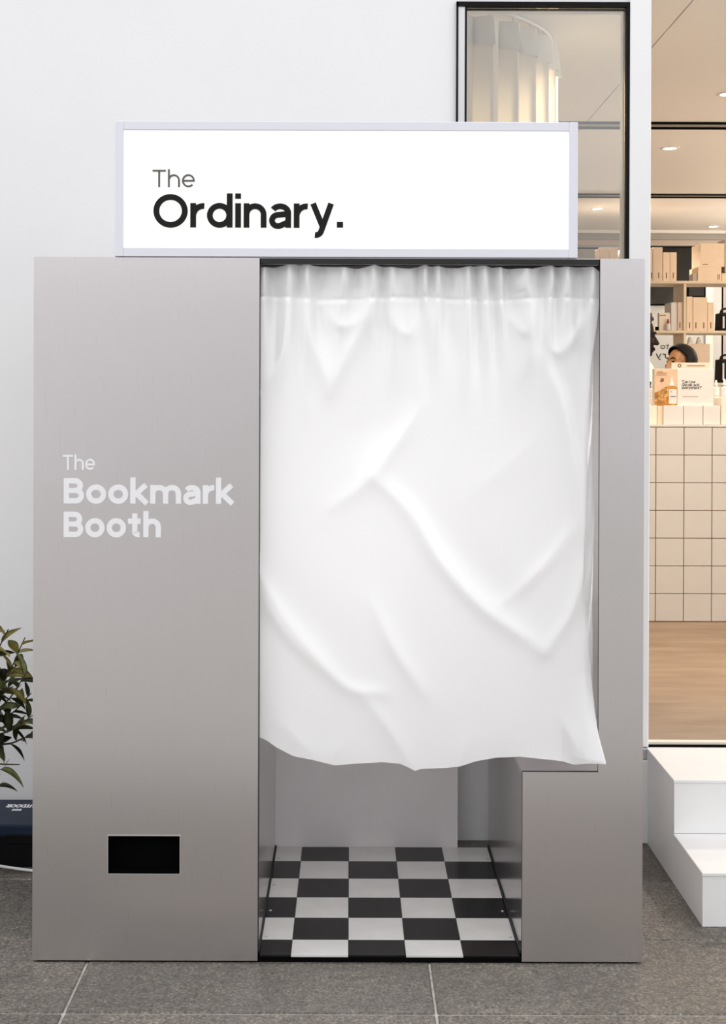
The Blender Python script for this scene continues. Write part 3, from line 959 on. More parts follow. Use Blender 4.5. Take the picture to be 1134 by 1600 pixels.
# ------------------------------------------------------------------ crate, cable, plant at the left
cr = empty('storage_crate', (-1.25, 4.3, 0), 'low black crate with navy lid standing against the white wall', 'crate')
cx0, cx1, cy0, cy1, cz = -1.75, -0.885, 4.185, 4.452, 0.135
box('crate_body', cx0, cx1, cy0 + 0.006, cy1, 0.0, 0.098, 'crateblack', cr, 0.006, 2)
lid = box('crate_lid', cx0 - 0.004, cx1 + 0.004, cy0, cy1, 0.0985, cz, 'navy', cr, 0.008, 2)
for xx in (-1.30, -1.03):
    box('latch', xx - 0.05, xx + 0.05, cy0 - 0.004, cy0 + 0.006, 0.078, 0.105, 'crateblack', cr, 0.002)
def lidmat(xr, yb_):   # lettering lies on the lid, upside down as seen from the street
    return Matrix(((-1, 0, 0, xr), (0, -1, 0, yb_), (0, 0, 1, cz + 0.0002), (0, 0, 0, 1)))
text('OUTDOOR', 0, 0.108, 0, 0.048, 0.15, 0, 0.0006, 'vinyl', lid, 'letter', M4=lidmat(-1.018, 4.396))
for k_ in range(3):
    text('O', 0, 0.0085, 0, 0.030, 0.2, 0, 0.0006, 'vinyl', lid, 'letter', M4=lidmat(-1.068 - 0.0105 * k_, 4.347))
bm = bmesh.new()
tube(bm, crom([(-1.55, 4.10, 0.16), (-1.30, 4.12, 0.07), (-1.12, 4.14, 0.028), (-1.03, 4.145, 0.012), (-0.96, 4.14, 0.006), (-0.90, 4.13, 0.0065), (-0.845, 4.12, 0.03)], 8), 0.0045, 8)
tag(add('power_cable', bm, 'cable', None, True), 'white power cable hanging in front of the black crate', 'cable')

plant = empty('potted_shrub', (-1.36, 4.0, 0), 'leafy green potted shrub at the left of the booth', 'plant')
bm = bmesh.new()
lathe(bm, [(0.115, 0), (0.12, 0.01), (0.15, 0.27), (0.155, 0.28), (0.155, 0.30), (0.14, 0.30), (0.135, 0.27)], -1.36, 4.0, 0, 28, False)
add('planter', bm, 'terracotta', plant, True)
bm = bmesh.new(); lathe(bm, [(0.002, 0.0), (0.137, 0.0), (0.137, 0.01), (0.002, 0.012)], -1.36, 4.0, 0.265, 24)
add('soil', bm, 'soil', plant)
bm = bmesh.new(); lathe(bm, [(0.002, 0.0), (0.113, 0.0), (0.113, 0.008), (0.002, 0.008)], -1.36, 4.0, 0.001, 24)
add('planter_base', bm, 'terracotta', plant)


def leaf_mesh(name, L, W, fold, curl, material):
    bm = bmesh.new()
    n = 8
    rows = []
    for i in range(n + 1):
        t = i / n
        w = W * (math.sin(math.pi * t ** 0.85) ** 0.9) * 0.5 + 0.0004
        x = L * t
        z = -curl * L * t * t
        wav = 0.02 * L * math.sin(t * 9)
        rows.append([bm.verts.new((x, -w, z + fold * w + wav * 0.3)), bm.verts.new((x, -w * 0.5, z + fold * w * 0.4)), bm.verts.new((x, 0, z)), bm.verts.new((x, w * 0.5, z + fold * w * 0.4)), bm.verts.new((x, w, z + fold * w - wav * 0.3))])
    for a, b_ in zip(rows, rows[1:]):
        for k in range(4):
            bm.faces.new([a[k], b_[k], b_[k + 1], a[k + 1]])
    bmesh.ops.solidify(bm, geom=bm.faces[:], thickness=0.0006)
    me = bpy.data.meshes.new(name)
    bm.to_mesh(me); bm.free()
    me.polygons.foreach_set('use_smooth', [True] * len(me.polygons))
    me.materials.append(M[material])
    return me


lr = random.Random(11)
leaves = {}
for k, mm in (('d', 'leaf_dark'), ('m', 'leaf_mid'), ('y', 'leaf_young')):
    leaves[k] = [leaf_mesh('leaf', L, W, f, c, mm) for L, W, f, c in ((0.078, 0.030, 0.5, 0.18), (0.064, 0.027, 0.35, 0.05), (0.090, 0.034, 0.6, 0.3))]


def put_leaf(p, d, roll, kind, sc=1.0, var=None):
    me = leaves[kind][lr.randrange(3) if var is None else var]
    o = bpy.data.objects.new('leaf', me)
    C.objects.link(o)
    d = Vector(d).normalized()
    q = d.to_track_quat('X', 'Z').to_matrix().to_4x4() @ Matrix.Rotation(roll, 4, 'X')
    o.parent = plant
    o.matrix_local = Matrix.Translation(Vector(p) - plant.location) @ q @ Matrix.Scale(sc, 4)


def twig(pts, r0, r1, nleaf, spread=1.0, young=0.12, start=0.25):
    path = crom(pts, 6)
    bm = bmesh.new(); tube(bm, path, r0, 6, r1)
    add('stem', bm, 'stem', plant, True)
    n = len(path)
    for i in range(nleaf):
        t = start + (1 - start) * (i + lr.random() * 0.5) / nleaf
        k = min(n - 2, int(t * (n - 1)))
        p = path[k]
        tan = (path[k + 1] - path[k]).normalized()
        ang = i * 2.4 + lr.uniform(-0.4, 0.4)
        side = tan.cross(Vector((0.3, 1, 0.2))).normalized()
        oth = tan.cross(side)
        d = tan * lr.uniform(0.3, 0.9) + (side * math.cos(ang) + oth * math.sin(ang)) * spread + Vector((0, 0, lr.uniform(-0.35, 0.3)))
        kk = 'y' if lr.random() < young * (1.8 if t > 0.8 else 0.5) else ('m' if lr.random() < 0.36 else 'd')
        put_leaf(p, d, lr.uniform(-0.8, 0.8), kk, lr.uniform(0.75, 1.08))


Yp = 4.0
def lp(px, py, dy=0.0):
    x, z = P(px, py, Yp + dy)
    return (x, Yp + dy, z)
trunk_top = (-1.27, 4.0, 0.50)
bm = bmesh.new(); tube(bm, crom([(-1.36, 4.0, 0.27), (-1.33, 4.01, 0.38), trunk_top], 6), 0.011, 8, 0.008)
add('trunk', bm, 'stem', plant, True)
tw = [
    ([trunk_top, lp(-60, 1110), lp(-20, 1050), lp(14, 985, -0.03)], 17, 0.3),
    ([trunk_top, lp(-50, 1120), lp(5, 1070, 0.03), lp(40, 998, 0.03)], 18, 0.3),
    ([trunk_top, lp(-40, 1130, -0.04), lp(10, 1100, -0.05), lp(44, 1050, -0.05)], 14, 0.14),
    ([trunk_top, lp(-40, 1140, 0.05), lp(15, 1120, 0.06), lp(50, 1085, 0.05)], 14, 0.08),
    ([trunk_top, lp(-30, 1150), lp(15, 1145, -0.02), lp(52, 1120, -0.02)], 14, 0.1),
    ([trunk_top, lp(-40, 1160, 0.03), lp(10, 1165, 0.0), lp(40, 1155, 0.0), lp(58, 1150, 0.0)], 10, 0.08),
    ([trunk_top, lp(-70, 1100, 0.06), lp(-35, 1030, 0.08), lp(-10, 985, 0.08)], 14, 0.25),
    ([trunk_top, lp(-40, 1120, -0.08), lp(-5, 1085, -0.1), lp(22, 1075, -0.1)], 11, 0.12),
    ([trunk_top, lp(-40, 1110, 0.1), lp(5, 1060, 0.12), lp(28, 1042, 0.12)], 11, 0.1),
    ([trunk_top, lp(-120, 1080), lp(-140, 1030), lp(-150, 990)], 14, 0.2),
    ([trunk_top, lp(-140, 1130, 0.05), lp(-190, 1090, 0.05), lp(-220, 1060, 0.06)], 14, 0.2),
    ([trunk_top, lp(-110, 1110, -0.1), lp(-110, 1060, -0.15), lp(-90, 1020, -0.16)], 14, 0.2),
]
for pts, n_, yg in tw:
    twig(pts, 0.0045, 0.0016, n_, 0.95, yg)
# low sparse twigs with the two broad leaves over the crate
twig([trunk_top, lp(-50, 1190), lp(0, 1196), lp(32, 1197)], 0.004, 0.0015, 0)
twig([trunk_top, lp(-60, 1205), lp(-25, 1215), lp(2, 1212)], 0.004, 0.0015, 0)
put_leaf(lp(9, 1200), (0.45, -0.3, 0.75), 0.5, 'y', 0.5, 1)
put_leaf(lp(10, 1200), (-0.2, -0.3, 0.75), -0.5, 'y', 0.45, 1)
put_leaf(lp(1, 1205, -0.01), (0.9, -0.25, -0.22), -0.9, 'm', 1.12, 2)
put_leaf(lp(-2, 1232), (0.9, -0.2, 0.12), -0.8, 'd', 0.80, 2)
put_leaf(lp(-4, 1170), (0.5, -0.3, -0.6), 0.3, 'm', 0.8, 1)
put_leaf(lp(-6, 1225), (0.2, -0.2, -0.8), 0.3, 'd', 0.7, 1)

# ------------------------------------------------------------------ shop: drape on a curved track
def drape():
    root = empty('drape', (0.6, 5.0, FLZ), 'cream pleated drape on a curved ceiling track behind the window', 'drape')
    pts = crom([(0.36, 4.80, 0), (0.50, 4.84, 0), (0.64, 4.96, 0), (0.755, 5.15, 0), (0.815, 5.38, 0)], 12)
    L = [0]
    for a, b_ in zip(pts, pts[1:]): L.append(L[-1] + (b_ - a).length)
    tot = L[-1]
    def at(s):
        s = max(0, min(tot, s))
        for i in range(len(L) - 1):
            if s <= L[i + 1] + 1e-9:
                f = (s - L[i]) / (L[i + 1] - L[i])
                return pts[i].lerp(pts[i + 1], f), (pts[i + 1] - pts[i]).normalized()
        return pts[-1], (pts[-1] - pts[-2]).normalized()
    def sheet(z0, z1, off, mat_, name, nz):
        bm = bmesh.new()
        N = 220
        rows = []
        for j in range(nz + 1):
            z = z1 + (z0 - z1) * j / nz
            row = []
            for i in range(N + 1):
                s = tot * i / N
                p, t = at(s)
                nrm = Vector((t.y, -t.x, 0))
                ph = 2 * math.pi * s / 0.118
                amp = 0.036 * (0.75 + 0.35 * (j / nz))
                q = p + nrm * (amp * math.sin(ph) + 0.006 * math.sin(ph * 2 + 1) + off) + t * (0.012 * math.sin(2 * ph))
                row.append(bm.verts.new((q.x, q.y, z)))
            rows.append(row)
        for a, b_ in zip(rows, rows[1:]):
            for i in range(N):
                bm.faces.new([a[i], a[i + 1], b_[i + 1], b_[i]])
        return add(name, bm, mat_, root, True)
    sheet(FLZ + 0.02, CEZ - 0.035, 0.0, 'drape', 'drape_cloth', 10)
    sheet(CEZ - 0.14, CEZ - 0.035, 0.003, 'drape_head', 'heading_tape', 2)
    bm = bmesh.new(); tube(bm, [(p.x, p.y, CEZ - 0.008) for p in pts], 0.007, 8)
    add('track', bm, 'white', root, True)
    s = 0.03
    while s < tot:
        p, t = at(s)
        bm = bmesh.new(); tube(bm, [(p.x, p.y, CEZ - 0.05), (p.x, p.y, CEZ - 0.012)], 0.003, 6)
        add('hook', bm, 'alu', root)
        s += 0.118
drape()

# ------------------------------------------------------------------ downlights
def downlight(x, y, label, power=26, col=(1.0, 0.87, 0.74)):
    root = empty('downlight', (x, y, CEZ), label, 'ceiling lamp', 'recessed downlights in the shop ceiling')
    bm = bmesh.new()
    lathe(bm, [(0.036, -0.001), (0.036, -0.004), (0.052, -0.005), (0.056, -0.001)], x, y, CEZ, 24, False)
    add('trim_ring', bm, 'white', root, True)
    bm = bmesh.new(); lathe(bm, [(0.001, -0.0015), (0.036, -0.0025), (0.036, -0.001), (0.001, -0.001)], x, y, CEZ, 20, True)
    add('lamp_lens', bm, 'lampglow', root)
    ld = bpy.data.lights.new('downlight_beam', 'SPOT')
    ld.energy = power
    ld.color = col
    ld.spot_size = R(150); ld.spot_blend = 0.8
    ld.shadow_soft_size = 0.05
    lo = bpy.data.objects.new('downlight_beam', ld)
    C.objects.link(lo)
    lo.parent = root
    lo.location = (0, 0, -0.02)
m = mat('lamp_glow', (1, 0.95, 0.85), 0.4)
nodes(m)[1].inputs['Emission Color'].default_value = (1, 0.93, 0.82, 1)
nodes(m)[1].inputs['Emission Strength'].default_value = 14
M['lampglow'] = m
m = mat('added_globe_glow', (0.9, 0.88, 0.84), 0.3)  # glow of the globes added outside the view
nodes(m)[1].inputs['Emission Color'].default_value = (1, 0.86, 0.70, 1)
nodes(m)[1].inputs['Emission Strength'].default_value = 80
M['addedglobe'] = m
def cpos(px, py):
    Y = (CEZ - CAMZ) * F / (HY - py)
    return (px - CX) * Y / F, Y
PW = 85
downlight(*cpos(1045, 230), 'largest recessed downlight right of the white post', PW)
downlight(*cpos(1113, 352), 'small recessed downlight above the tall shelf boxes by the right edge', 12)
downlight(*cpos(932, 325), 'small recessed downlight seen through the window beside the sign', PW)
downlight(*cpos(1136, 145), 'recessed downlight cut by the right edge of the picture', PW)
downlight(0.70, 5.45, 'recessed downlight glowing behind the cream drape', 100, (1.0, 0.76, 0.46))

# globe lights added out of view to brighten the shop ceiling
for gy_, lb in ((5.7, 'added globe light nearest the doorway'), (7.9, 'added globe light over the counter end'), (10.0, 'added globe light near the rear wall')):
    gx_, gz_ = 3.75, 2.25
    root = empty('added_globe_light', (gx_, gy_, CEZ), lb, 'added lamp', 'added unseen globe lights')
    bm = bmesh.new(); tube(bm, [(gx_, gy_, gz_ + 0.11), (gx_, gy_, CEZ - 0.012)], 0.003, 8)
    add('cord', bm, 'black', root)
    bm = bmesh.new(); lathe(bm, [(0.05, -0.012), (0.05, 0.0)], gx_, gy_, CEZ - 0.0005, 20)
    add('ceiling_rose', bm, 'white', root)
    bm = bmesh.new(); bmesh.ops.create_uvsphere(bm, u_segments=28, v_segments=18, radius=0.12, matrix=Matrix.Translation((gx_, gy_, gz_)))
    add('globe', bm, 'addedglobe', root, True)

# ------------------------------------------------------------------ counter with tiles
KY = 6.82
k0, k1 = 1.567 - 0.144 * 3, 1.567 + 0.144 * 7
ctr = empty('shop_counter', (1.9, KY, FLZ), 'cream square-tiled shop counter beyond the doorway', 'counter')
kz = P(0, 662, KY)[1]
box('counter_body', k0, k1, KY + 0.006, KY + 0.75, FLZ, kz - 0.012, 'cgrout', ctr)
box('counter_top', k0 - 0.0, k1, KY, KY + 0.76, kz - 0.0115, kz, 'ctile', ctr, 0.002)
hrow = (kz - 0.013 - FLZ - 0.002) / 7
for r_ in range(7):
    for c_ in range(10):
        z0_ = FLZ + 0.002 + r_ * hrow
        box('counter_tile', k0 + c_ * 0.144 + 0.002, k0 + (c_ + 1) * 0.144 - 0.002, KY, KY + 0.0065, z0_ + 0.002, z0_ + hrow - 0.002, 'ctile', ctr, 0.0012)


def cbox(name, px0_, px1_, py0_, py1_, Y, depth, material, label, cat='box', group=None, zbot=None, lid=False):
    x0, z1 = P(px0_, py0_, Y)
    x1, z0 = P(px1_, py1_, Y)
    if zbot is not None: z0 = zbot
    if not lid:
        o = box(name, x0, x1, Y, Y + depth, z0, z1, material, None, min(0.0025, (x1 - x0) * 0.05))
        return tag(o, label, cat, group), x0, x1, z0, z1
    root = empty(name, ((x0 + x1) / 2, Y + depth / 2, z0), label, cat, group)
    box('carton', x0, x1, Y, Y + depth, z0, z1, material, root, 0.002)
    return root, x0, x1, z0, z1


def carton(px0_, px1_, py0_, Y, depth, zbot, material, label, group, marks=(0.25, 0.75), cat='box'):
    """upright product carton with a small upright line of print near the foot"""
    x0, z1 = P(px0_, py0_, Y)
    x1, _ = P(px1_, py0_, Y)
    root = empty('product_carton', ((x0 + x1) / 2, Y + depth / 2, zbot), label, cat, group)
    c = box('carton', x0, x1, Y, Y + depth, zbot, z1, material, root, 0.002)
    box('flap', x0 + 0.002, x1 - 0.002, Y + 0.004, Y + depth - 0.004, z1, z1 + 0.0015, material, root)
    for mk in marks:
        xm = x0 + (x1 - x0) * mk
        box('print', xm - 0.004, xm + 0.004, Y - 0.0008, Y - 0.0001, zbot + 0.018, zbot + 0.062, 'brown_ink', root)
    return root


# on the counter
g = 'small cartons lined up on the counter'
cbox('small_carton', 1036.5, 1067.4, 632, 662, 6.84, 0.14, 'box_white', 'white cube carton on the counter under the amber picture', 'box', g, kz, True)
cbox('small_carton', 1068.2, 1097.8, 632, 662, 6.84, 0.14, 'box_white', 'middle white cube carton under the quote card', 'box', g, kz, True)
cbox('small_carton', 1098.6, 1125, 632, 662, 6.84, 0.14, 'box_white', 'right white cube carton under the quote card', 'box', g, kz, True)
cbox('small_carton', 995, 1026.5, 632, 662, 6.85, 0.12, 'box_cream', 'cream carton on the counter against the white post', 'box', g, kz, True)
cbox('small_carton', 1027.0, 1035.8, 632, 662, 6.86, 0.12, 'box_peach', 'narrow peach carton between cream and white cartons', 'box', g, kz, True)
cbox('display_riser', 1000, 1024, 619, 662, 7.04, 0.12, 'box_tan', 'tan riser block behind the cream carton', 'riser', None, kz)
cbox('display_riser', 1112, 1125.6, 618, 662, 7.04, 0.12, 'box_tan', 'tan riser block right of the quote card', 'riser', None, kz)
rb, rx0, rx1, _, rz1 = cbox('display_riser', 1126.5, 1150, 619, 662, 6.86, 0.14, 'box_cream', 'cream riser block cut by the right edge', 'riser', None, kz)

def dropper(px_, py_top, py_bot, Y, label, capm='bottle_white', bodym='bottle_frost', zbot=None, group='dropper bottles', wide=1.0):
    x, zt_ = P(px_, py_top, Y)
    zb = P(px_, py_bot, Y)[1] if zbot is None else zbot
    H = zt_ - zb
    r = 0.21 * H * wide
    root = empty('dropper_bottle', (x, Y, zb), label, 'bottle', group)
    bm = bmesh.new(); lathe(bm, [(r * 0.9, 0), (r, H * 0.02), (r, H * 0.50), (r * 0.85, H * 0.57), (r * 0.42, H * 0.60), (r * 0.42, H * 0.63)], x, Y, zb, 18)
    add('bottle_body', bm, bodym, root, True)
    bm = bmesh.new(); lathe(bm, [(r * 1.01, 0), (r * 1.01, H * 0.28)], x, Y, zb + H * 0.12, 18, False)
    add('paper_label', bm, 'box_white', root, True)
    bm = bmesh.new(); lathe(bm, [(r * 0.52, 0), (r * 0.5, H * 0.14), (r * 0.32, H * 0.15), (r * 0.36, H * 0.24), (r * 0.28, H * 0.34), (r * 0.1, H * 0.37)], x, Y, zb + H * 0.63, 16)
    add('dropper_cap', bm, capm, root, True)
    return root
rzl = P(0, 619, 7.04)[1]; rzr = P(0, 618, 7.04)[1]
dropper(1018.5, 594, 619, 7.09, 'white dropper bottle on the riser beside the post', zbot=rzl, wide=0.8)
dropper(1118.5, 592, 618, 7.09, 'white dropper bottle on the riser right of the quote card', zbot=rzr, wide=0.9)
dropper(1131.5, 590, 619, 6.91, 'white dropper bottle at the right edge on the cream riser', zbot=rz1, wide=0.9)

# printed display card standing on the white cartons
dY = 6.86
zc = P(0, 632, 6.84)[1]
dx0, dz1 = P(1022, 574.5, dY); dx1, _ = P(1114.6, 574.5, dY)
dm = (1058.2 - CX) * dY / F
card = empty('quote_card', ((dx0 + dx1) / 2, dY, zc), 'white quote card with amber product picture on the counter', 'display card')
bd = box('card_block', dx0, dx1, dY, dY + 0.05, zc, dz1, 'box_white', card, 0.0015)
def dpx(p): return (p - CX) * dY / F
def dpz(p): return CAMZ - (p - HY) * dY / F
pic = box('picture', dx0 + 0.001, dm, dY - 0.0006, dY - 0.0001, zc + 0.001, dz1 - 0.001, 'skin_print', card)
prism('picture_field', [(dx0 + 0.0012, zc + 0.0012), (dm - 0.0002, zc + 0.0012), (dm - 0.0002, dpz(604)), (dpx(1048), dpz(600)), (dpx(1040), dpz(603)), (dpx(1030), dpz(609)), (dx0 + 0.0012, dpz(612))], dY - 0.0011, dY - 0.0007, 'amber_field', pic)
prism('picture_field', [(dpx(1030), dpz(594)), (dpx(1033), dpz(589)), (dpx(1037), dpz(590)), (dpx(1037), dpz(594)), (dpx(1033), dpz(596))], dY - 0.0011, dY - 0.0007, 'brown_ink', pic)
prism('picture_field', [(dpx(1044), dpz(604)), (dpx(1048), dpz(601)), (dpx(1053), dpz(601)), (dpx(1057), dpz(606)), (dpx(1057), dpz(630)), (dpx(1044), dpz(630))], dY - 0.0016, dY - 0.0012, 'amber_glass', pic)
prism('picture_cap', [(dpx(1045.5), dpz(601)), (dpx(1046), dpz(596)), (dpx(1047.5), dpz(594)), (dpx(1048), dpz(589)), (dpx(1049), dpz(587.5)), (dpx(1050), dpz(589)), (dpx(1050.5), dpz(594)), (dpx(1052.3), dpz(596)), (dpx(1052.8), dpz(601))], dY - 0.0020, dY - 0.0012, 'bottle_white', pic)
box('picture_label', dpx(1044.8), dpx(1057), dY - 0.0021, dY - 0.0017, dpz(629), dpz(606.5), 'box_white', pic)
box('picture_print', dpx(1047), dpx(1055.5), dY - 0.0026, dY - 0.0022, dpz(618.5), dpz(617.3), 'ink', pic)
text('O', dpx(1047), dpx(1049.2), dpz(611.5), 0.011, 0.12, dY - 0.0021, 0.0005, 'ink', pic, 'print')
for py_, xa_, xb_ in ((582, 1025, 1042), (584.8, 1025, 1041), (580, 1026, 1036)):
    box('picture_print', dpx(xa_), dpx(xb_), dY - 0.0012, dY - 0.0007, dpz(py_), dpz(py_ - 0.9), 'brown_ink', pic)
em = 5.2 * dY / F / CAPH
for s_, xa_, xb_, pb in (('"Can I use', 1065, 1086, 597), ('Glycolic acid', 1065, 1092, 601.8), ('everywhere?"', 1065, 1096, 606.4)):
    text(s_, dpx(xa_), dpx(xb_), dpz(pb), em * 0.9, 0.12, dY - 0.0001, 0.0006, 'ink', card, joined='quote_text')
box('small_print', dpx(1066), dpx(1090), dY - 0.0007, dY - 0.0001, dpz(618.3), dpz(617.6), 'brown_ink', card)

# low tan tray with the round mark, behind the card
tY = 7.2
tx0, tz1 = P(1048.5, 565, tY); tx1, _ = P(1108.5, 565, tY)
tr_ = empty('display_tray', ((tx0 + tx1) / 2, tY, kz), 'tan display box with a round black mark behind the quote card', 'display box')
box('tray_front', tx0, tx1, tY, tY + 0.006, kz, tz1, 'box_tan', tr_, 0.001)
box('tray_body', tx0, tx1, tY + 0.0065, tY + 0.16, kz, tz1 - 0.02, 'box_tan', tr_, 0.001)
text('O', (1058.5 - CX) * tY / F, (1064 - CX) * tY / F, P(0, 572.3, tY)[1], 5.6 * tY / F / CAPH, 0.16, tY - 0.0001, 0.0008, 'ink', tr_, 'round_mark')
box('tray_print', (1073 - CX) * tY / F, (1101 - CX) * tY / F, tY - 0.0008, tY - 0.0001, P(0, 570.5, tY)[1], P(0, 569, tY)[1], 'brown_ink', tr_)

# ------------------------------------------------------------------ shelf unit at the back
HYs = 9.8
def hx(p): return (p - CX) * HYs / F
def hz(p): return CAMZ - (p - HY) * HYs / F
sh = empty('shelf_unit', (2.3, HYs, FLZ), 'pale wood open shelf unit at the back of the shop', 'shelf')
XA, XB = hx(890), hx(1175)
DS = 0.32
for i, (a, b_) in enumerate(((437, 441.5), (514.8, 519), (596, 600.5), (680, 684))):
    box('shelf_board', XA, XB, HYs, HYs + DS, hz(b_), hz(a), 'shelf', sh, 0.003)
for px_ in (891, 1067.5, 1174):
    for (a, b_) in ((441.6, 514.7), (519.1, 595.9), (600.6, 679.9)):
        box('divider', hx(px_), hx(px_ + 4), HYs + 0.004, HYs + DS, hz(b_), hz(a), 'shelf', sh, 0.002)
for px_ in (891, 1067.5, 1174):
    box('foot', hx(px_), hx(px_ + 4), HYs + 0.004, HYs + DS, FLZ, hz(684.1), 'shelf', sh)
s1, s2, s3 = hz(437), hz(514.8), hz(596)
g1, g2 = 'tall cartons on the top shelf', 'tall cartons on the middle shelf'
carton(936, 950.5, 386, HYs + 0.02, 0.2, s1, 'box_tan', 'tall tan carton in the window gap, next to the sign', g1, ())
carton(951, 964.5, 386, HYs + 0.02, 0.2, s1, 'box_tan', 'second tall tan carton in the window gap right of the sign', g1, ())
carton(967.5, 984, 389, HYs + 0.02, 0.2, s1, 'box_cream', 'tall cream carton half hidden by the black window frame', g1, ())
carton(1003, 1018.5, 386, HYs + 0.02, 0.2, s1, 'box_tan', 'tall tan carton on the top shelf touching the post', g1, (0.9,))
carton(1019, 1034, 385, HYs + 0.02, 0.2, s1, 'box_tan', 'tallest tan carton on the top shelf', g1, (0.6,))
carton(1034.8, 1045.3, 393, HYs + 0.02, 0.2, s1, 'box_peach', 'left of two shorter peach cartons on the top shelf', g1, (0.5,))
carton(1045.7, 1056, 393, HYs + 0.02, 0.2, s1, 'box_peach', 'right of two shorter peach cartons on the top shelf', g1, (0.5,))
cbox('small_carton', 1081, 1089, 426, 437, HYs + 0.03, 0.1, 'box_grey', 'small grey carton beside the flat cartons on the top shelf', 'box', None, s1, True)
o, *_ , zf = cbox('flat_carton', 1089.3, 1126, 415, 437, HYs + 0.02, 0.25, 'box_peach', 'flat peach carton under the large square one', 'box', None, s1, True)
for px_ in (1121, 1123.5):
    box('print', hx(px_), hx(px_) + 0.005, HYs + 0.0185, HYs + 0.0198, s1 + 0.012, s1 + 0.05, 'brown_ink', o)
o, *_ = cbox('large_carton', 1093, 1130.5, 378.5, 415, HYs + 0.02, 0.25, 'box_peach', 'large square peach carton on top of the flat carton', 'box', None, zf, True)
box('print', hx(1097.5), hx(1106), HYs + 0.0185, HYs + 0.0198, hz(411.6), hz(410.4), 'brown_ink', o)
o, *_ = cbox('flat_carton', 1126.5, 1160, 425, 437, HYs + 0.02, 0.25, 'box_peach', 'low peach carton at the right edge of the top shelf', 'box', None, s1, True)
o, *_ = cbox('tall_panel_box', 1131.3, 1160, 372, 425, HYs + 0.05, 0.2, 'box_grey', 'grey tall box at the right edge of the top shelf', 'box', None, P(0, 425, HYs + 0.02)[1] + 0.0005, True)
# middle shelf
carton(1047.5, 1057.5, 471, HYs + 0.03, 0.2, s2, 'box_white', 'white carton left of the shelf divider', g2, ())
carton(1058, 1066.5, 471, HYs + 0.02, 0.2, s2, 'box_tan', 'tan carton against the shelf divider', g2, (0.4,))
carton(1071.8, 1081.3, 462, HYs + 0.02, 0.2, s2, 'box_peach', 'tall peach carton right of the shelf divider', g2, (0.5,))
carton(1082, 1104.3, 463, HYs + 0.02, 0.2, s2, 'box_peach', 'wide tall peach carton in the middle shelf row', g2, (0.2, 0.75))
carton(1104.8, 1114.5, 471, HYs + 0.02, 0.2, s2, 'box_peach', 'shorter peach carton at the end of the middle shelf row', g2, (0.5,))
o, px_, px2_, z0_, z1_ = cbox('picture_card', 1029, 1046, 487, 514.8, HYs + 0.03, 0.05, 'box_cream', 'cream card with a red dropper picture on the middle shelf', 'display card', None, s2, True)
box('picture_print', hx(1031), hx(1041), HYs + 0.0285, HYs + 0.0298, hz(491.5), hz(490), 'brown_ink', o)
dropper(1043, 496.5, 513, HYs + 0.012, 'small bottle with red cap in front of the cream card', 'red', 'bottle_frost', s2, None, 1.0)
dropper(1016.5, 487, 514, HYs + 0.05, 'dropper bottle with dark red cap by the post', 'red', 'bottle_white', s2, None, 0.8)
cbox('small_carton', 1018.8, 1023, 505, 514.8, HYs + 0.02, 0.04, 'box_cream', 'tiny cream carton by the dark cube', 'box', None, s2, True)
cbox('small_carton', 1023.3, 1028.3, 509, 514.8, HYs + 0.02, 0.04, 'black', 'tiny black cube on the middle shelf', 'box', None, s2, True)
# lower shelf
cbox('large_carton', 1074, 1108.7, 535.5, 596, HYs + 0.02, 0.18, 'box_tan', 'large tan box on the lower shelf behind the smiling person', 'box', None, s3, True)
zt2 = P(0, 535.5, HYs + 0.02)[1]
for px_, lb in ((1082, 'white cone-topped bottle on the tan box, left one'), (1096, 'white cone-topped bottle on the tan box, right one')):
    x, z = hx(px_), zt2
    root = empty('pump_bottle', (x, HYs + 0.09, z), lb, 'bottle', 'white bottles on the tan box')
    bm = bmesh.new(); lathe(bm, [(0.021, 0), (0.022, 0.004), (0.02, 0.02)], x, HYs + 0.09, z, 18)
    add('bottle_base', bm, 'bottle_white', root, True)
    bm = bmesh.new(); lathe(bm, [(0.02, 0.0), (0.014, 0.02), (0.009, 0.03), (0.003, 0.032)], x, HYs + 0.09, z + 0.02, 18)
    add('bottle_cap', bm, 'bottle_white', root, True)
# black bags at the right edge
for (py0_, zb, lb) in ((480, s2, 'black bag on the middle shelf at the right edge'), (553, s3, 'black bag on the lower shelf at the right edge')):
    x0_, x1_ = hx(1127), hx(1150)
    root = empty('black_bag', ((x0_ + x1_) / 2, HYs + 0.12, zb), lb, 'bag', 'black bags at the right edge')
    zt_ = hz(py0_ + 6)
    bm = bmesh.new()
    bmbox(bm, x0_, x1_, HYs + 0.02, HYs + 0.2, zb, zt_, 0.012, 3)
    for v in bm.verts:
        k = (v.co.z - zb) / (zt_ - zb)
        v.co.x = (x0_ + x1_) / 2 + (v.co.x - (x0_ + x1_) / 2) * (1 - 0.1 * k)
    add('bag_body', bm, 'blackcloth', root, True)
    bm = bmesh.new(); tube(bm, crom([(x0_ + 0.015, HYs + 0.1, zt_ - 0.01), (x0_ + 0.03, HYs + 0.1, zt_ + 0.025), (x1_ - 0.03, HYs + 0.1, zt_ + 0.03), (x1_ - 0.015, HYs + 0.1, zt_ - 0.01)], 6), 0.008, 8)
    add('handle', bm, 'blackcloth', root, True)
    box('tag_strip', x0_ + 0.012, x0_ + 0.024, HYs + 0.016, HYs + 0.0205, zb + 0.02, zt_ - 0.03, 'white', root)


# ------------------------------------------------------------------ people behind the counter
_sph = {}
class Blob:
    """collects transformed spheres as plain vertex and face lists"""
    def __init__(self): self.v, self.f, self.n = [], [], 0
    def mesh(self, name):
        me = bpy.data.meshes.new(name)
        me.from_pydata(np.concatenate(self.v).tolist(), [], np.concatenate(self.f).tolist())
        return me


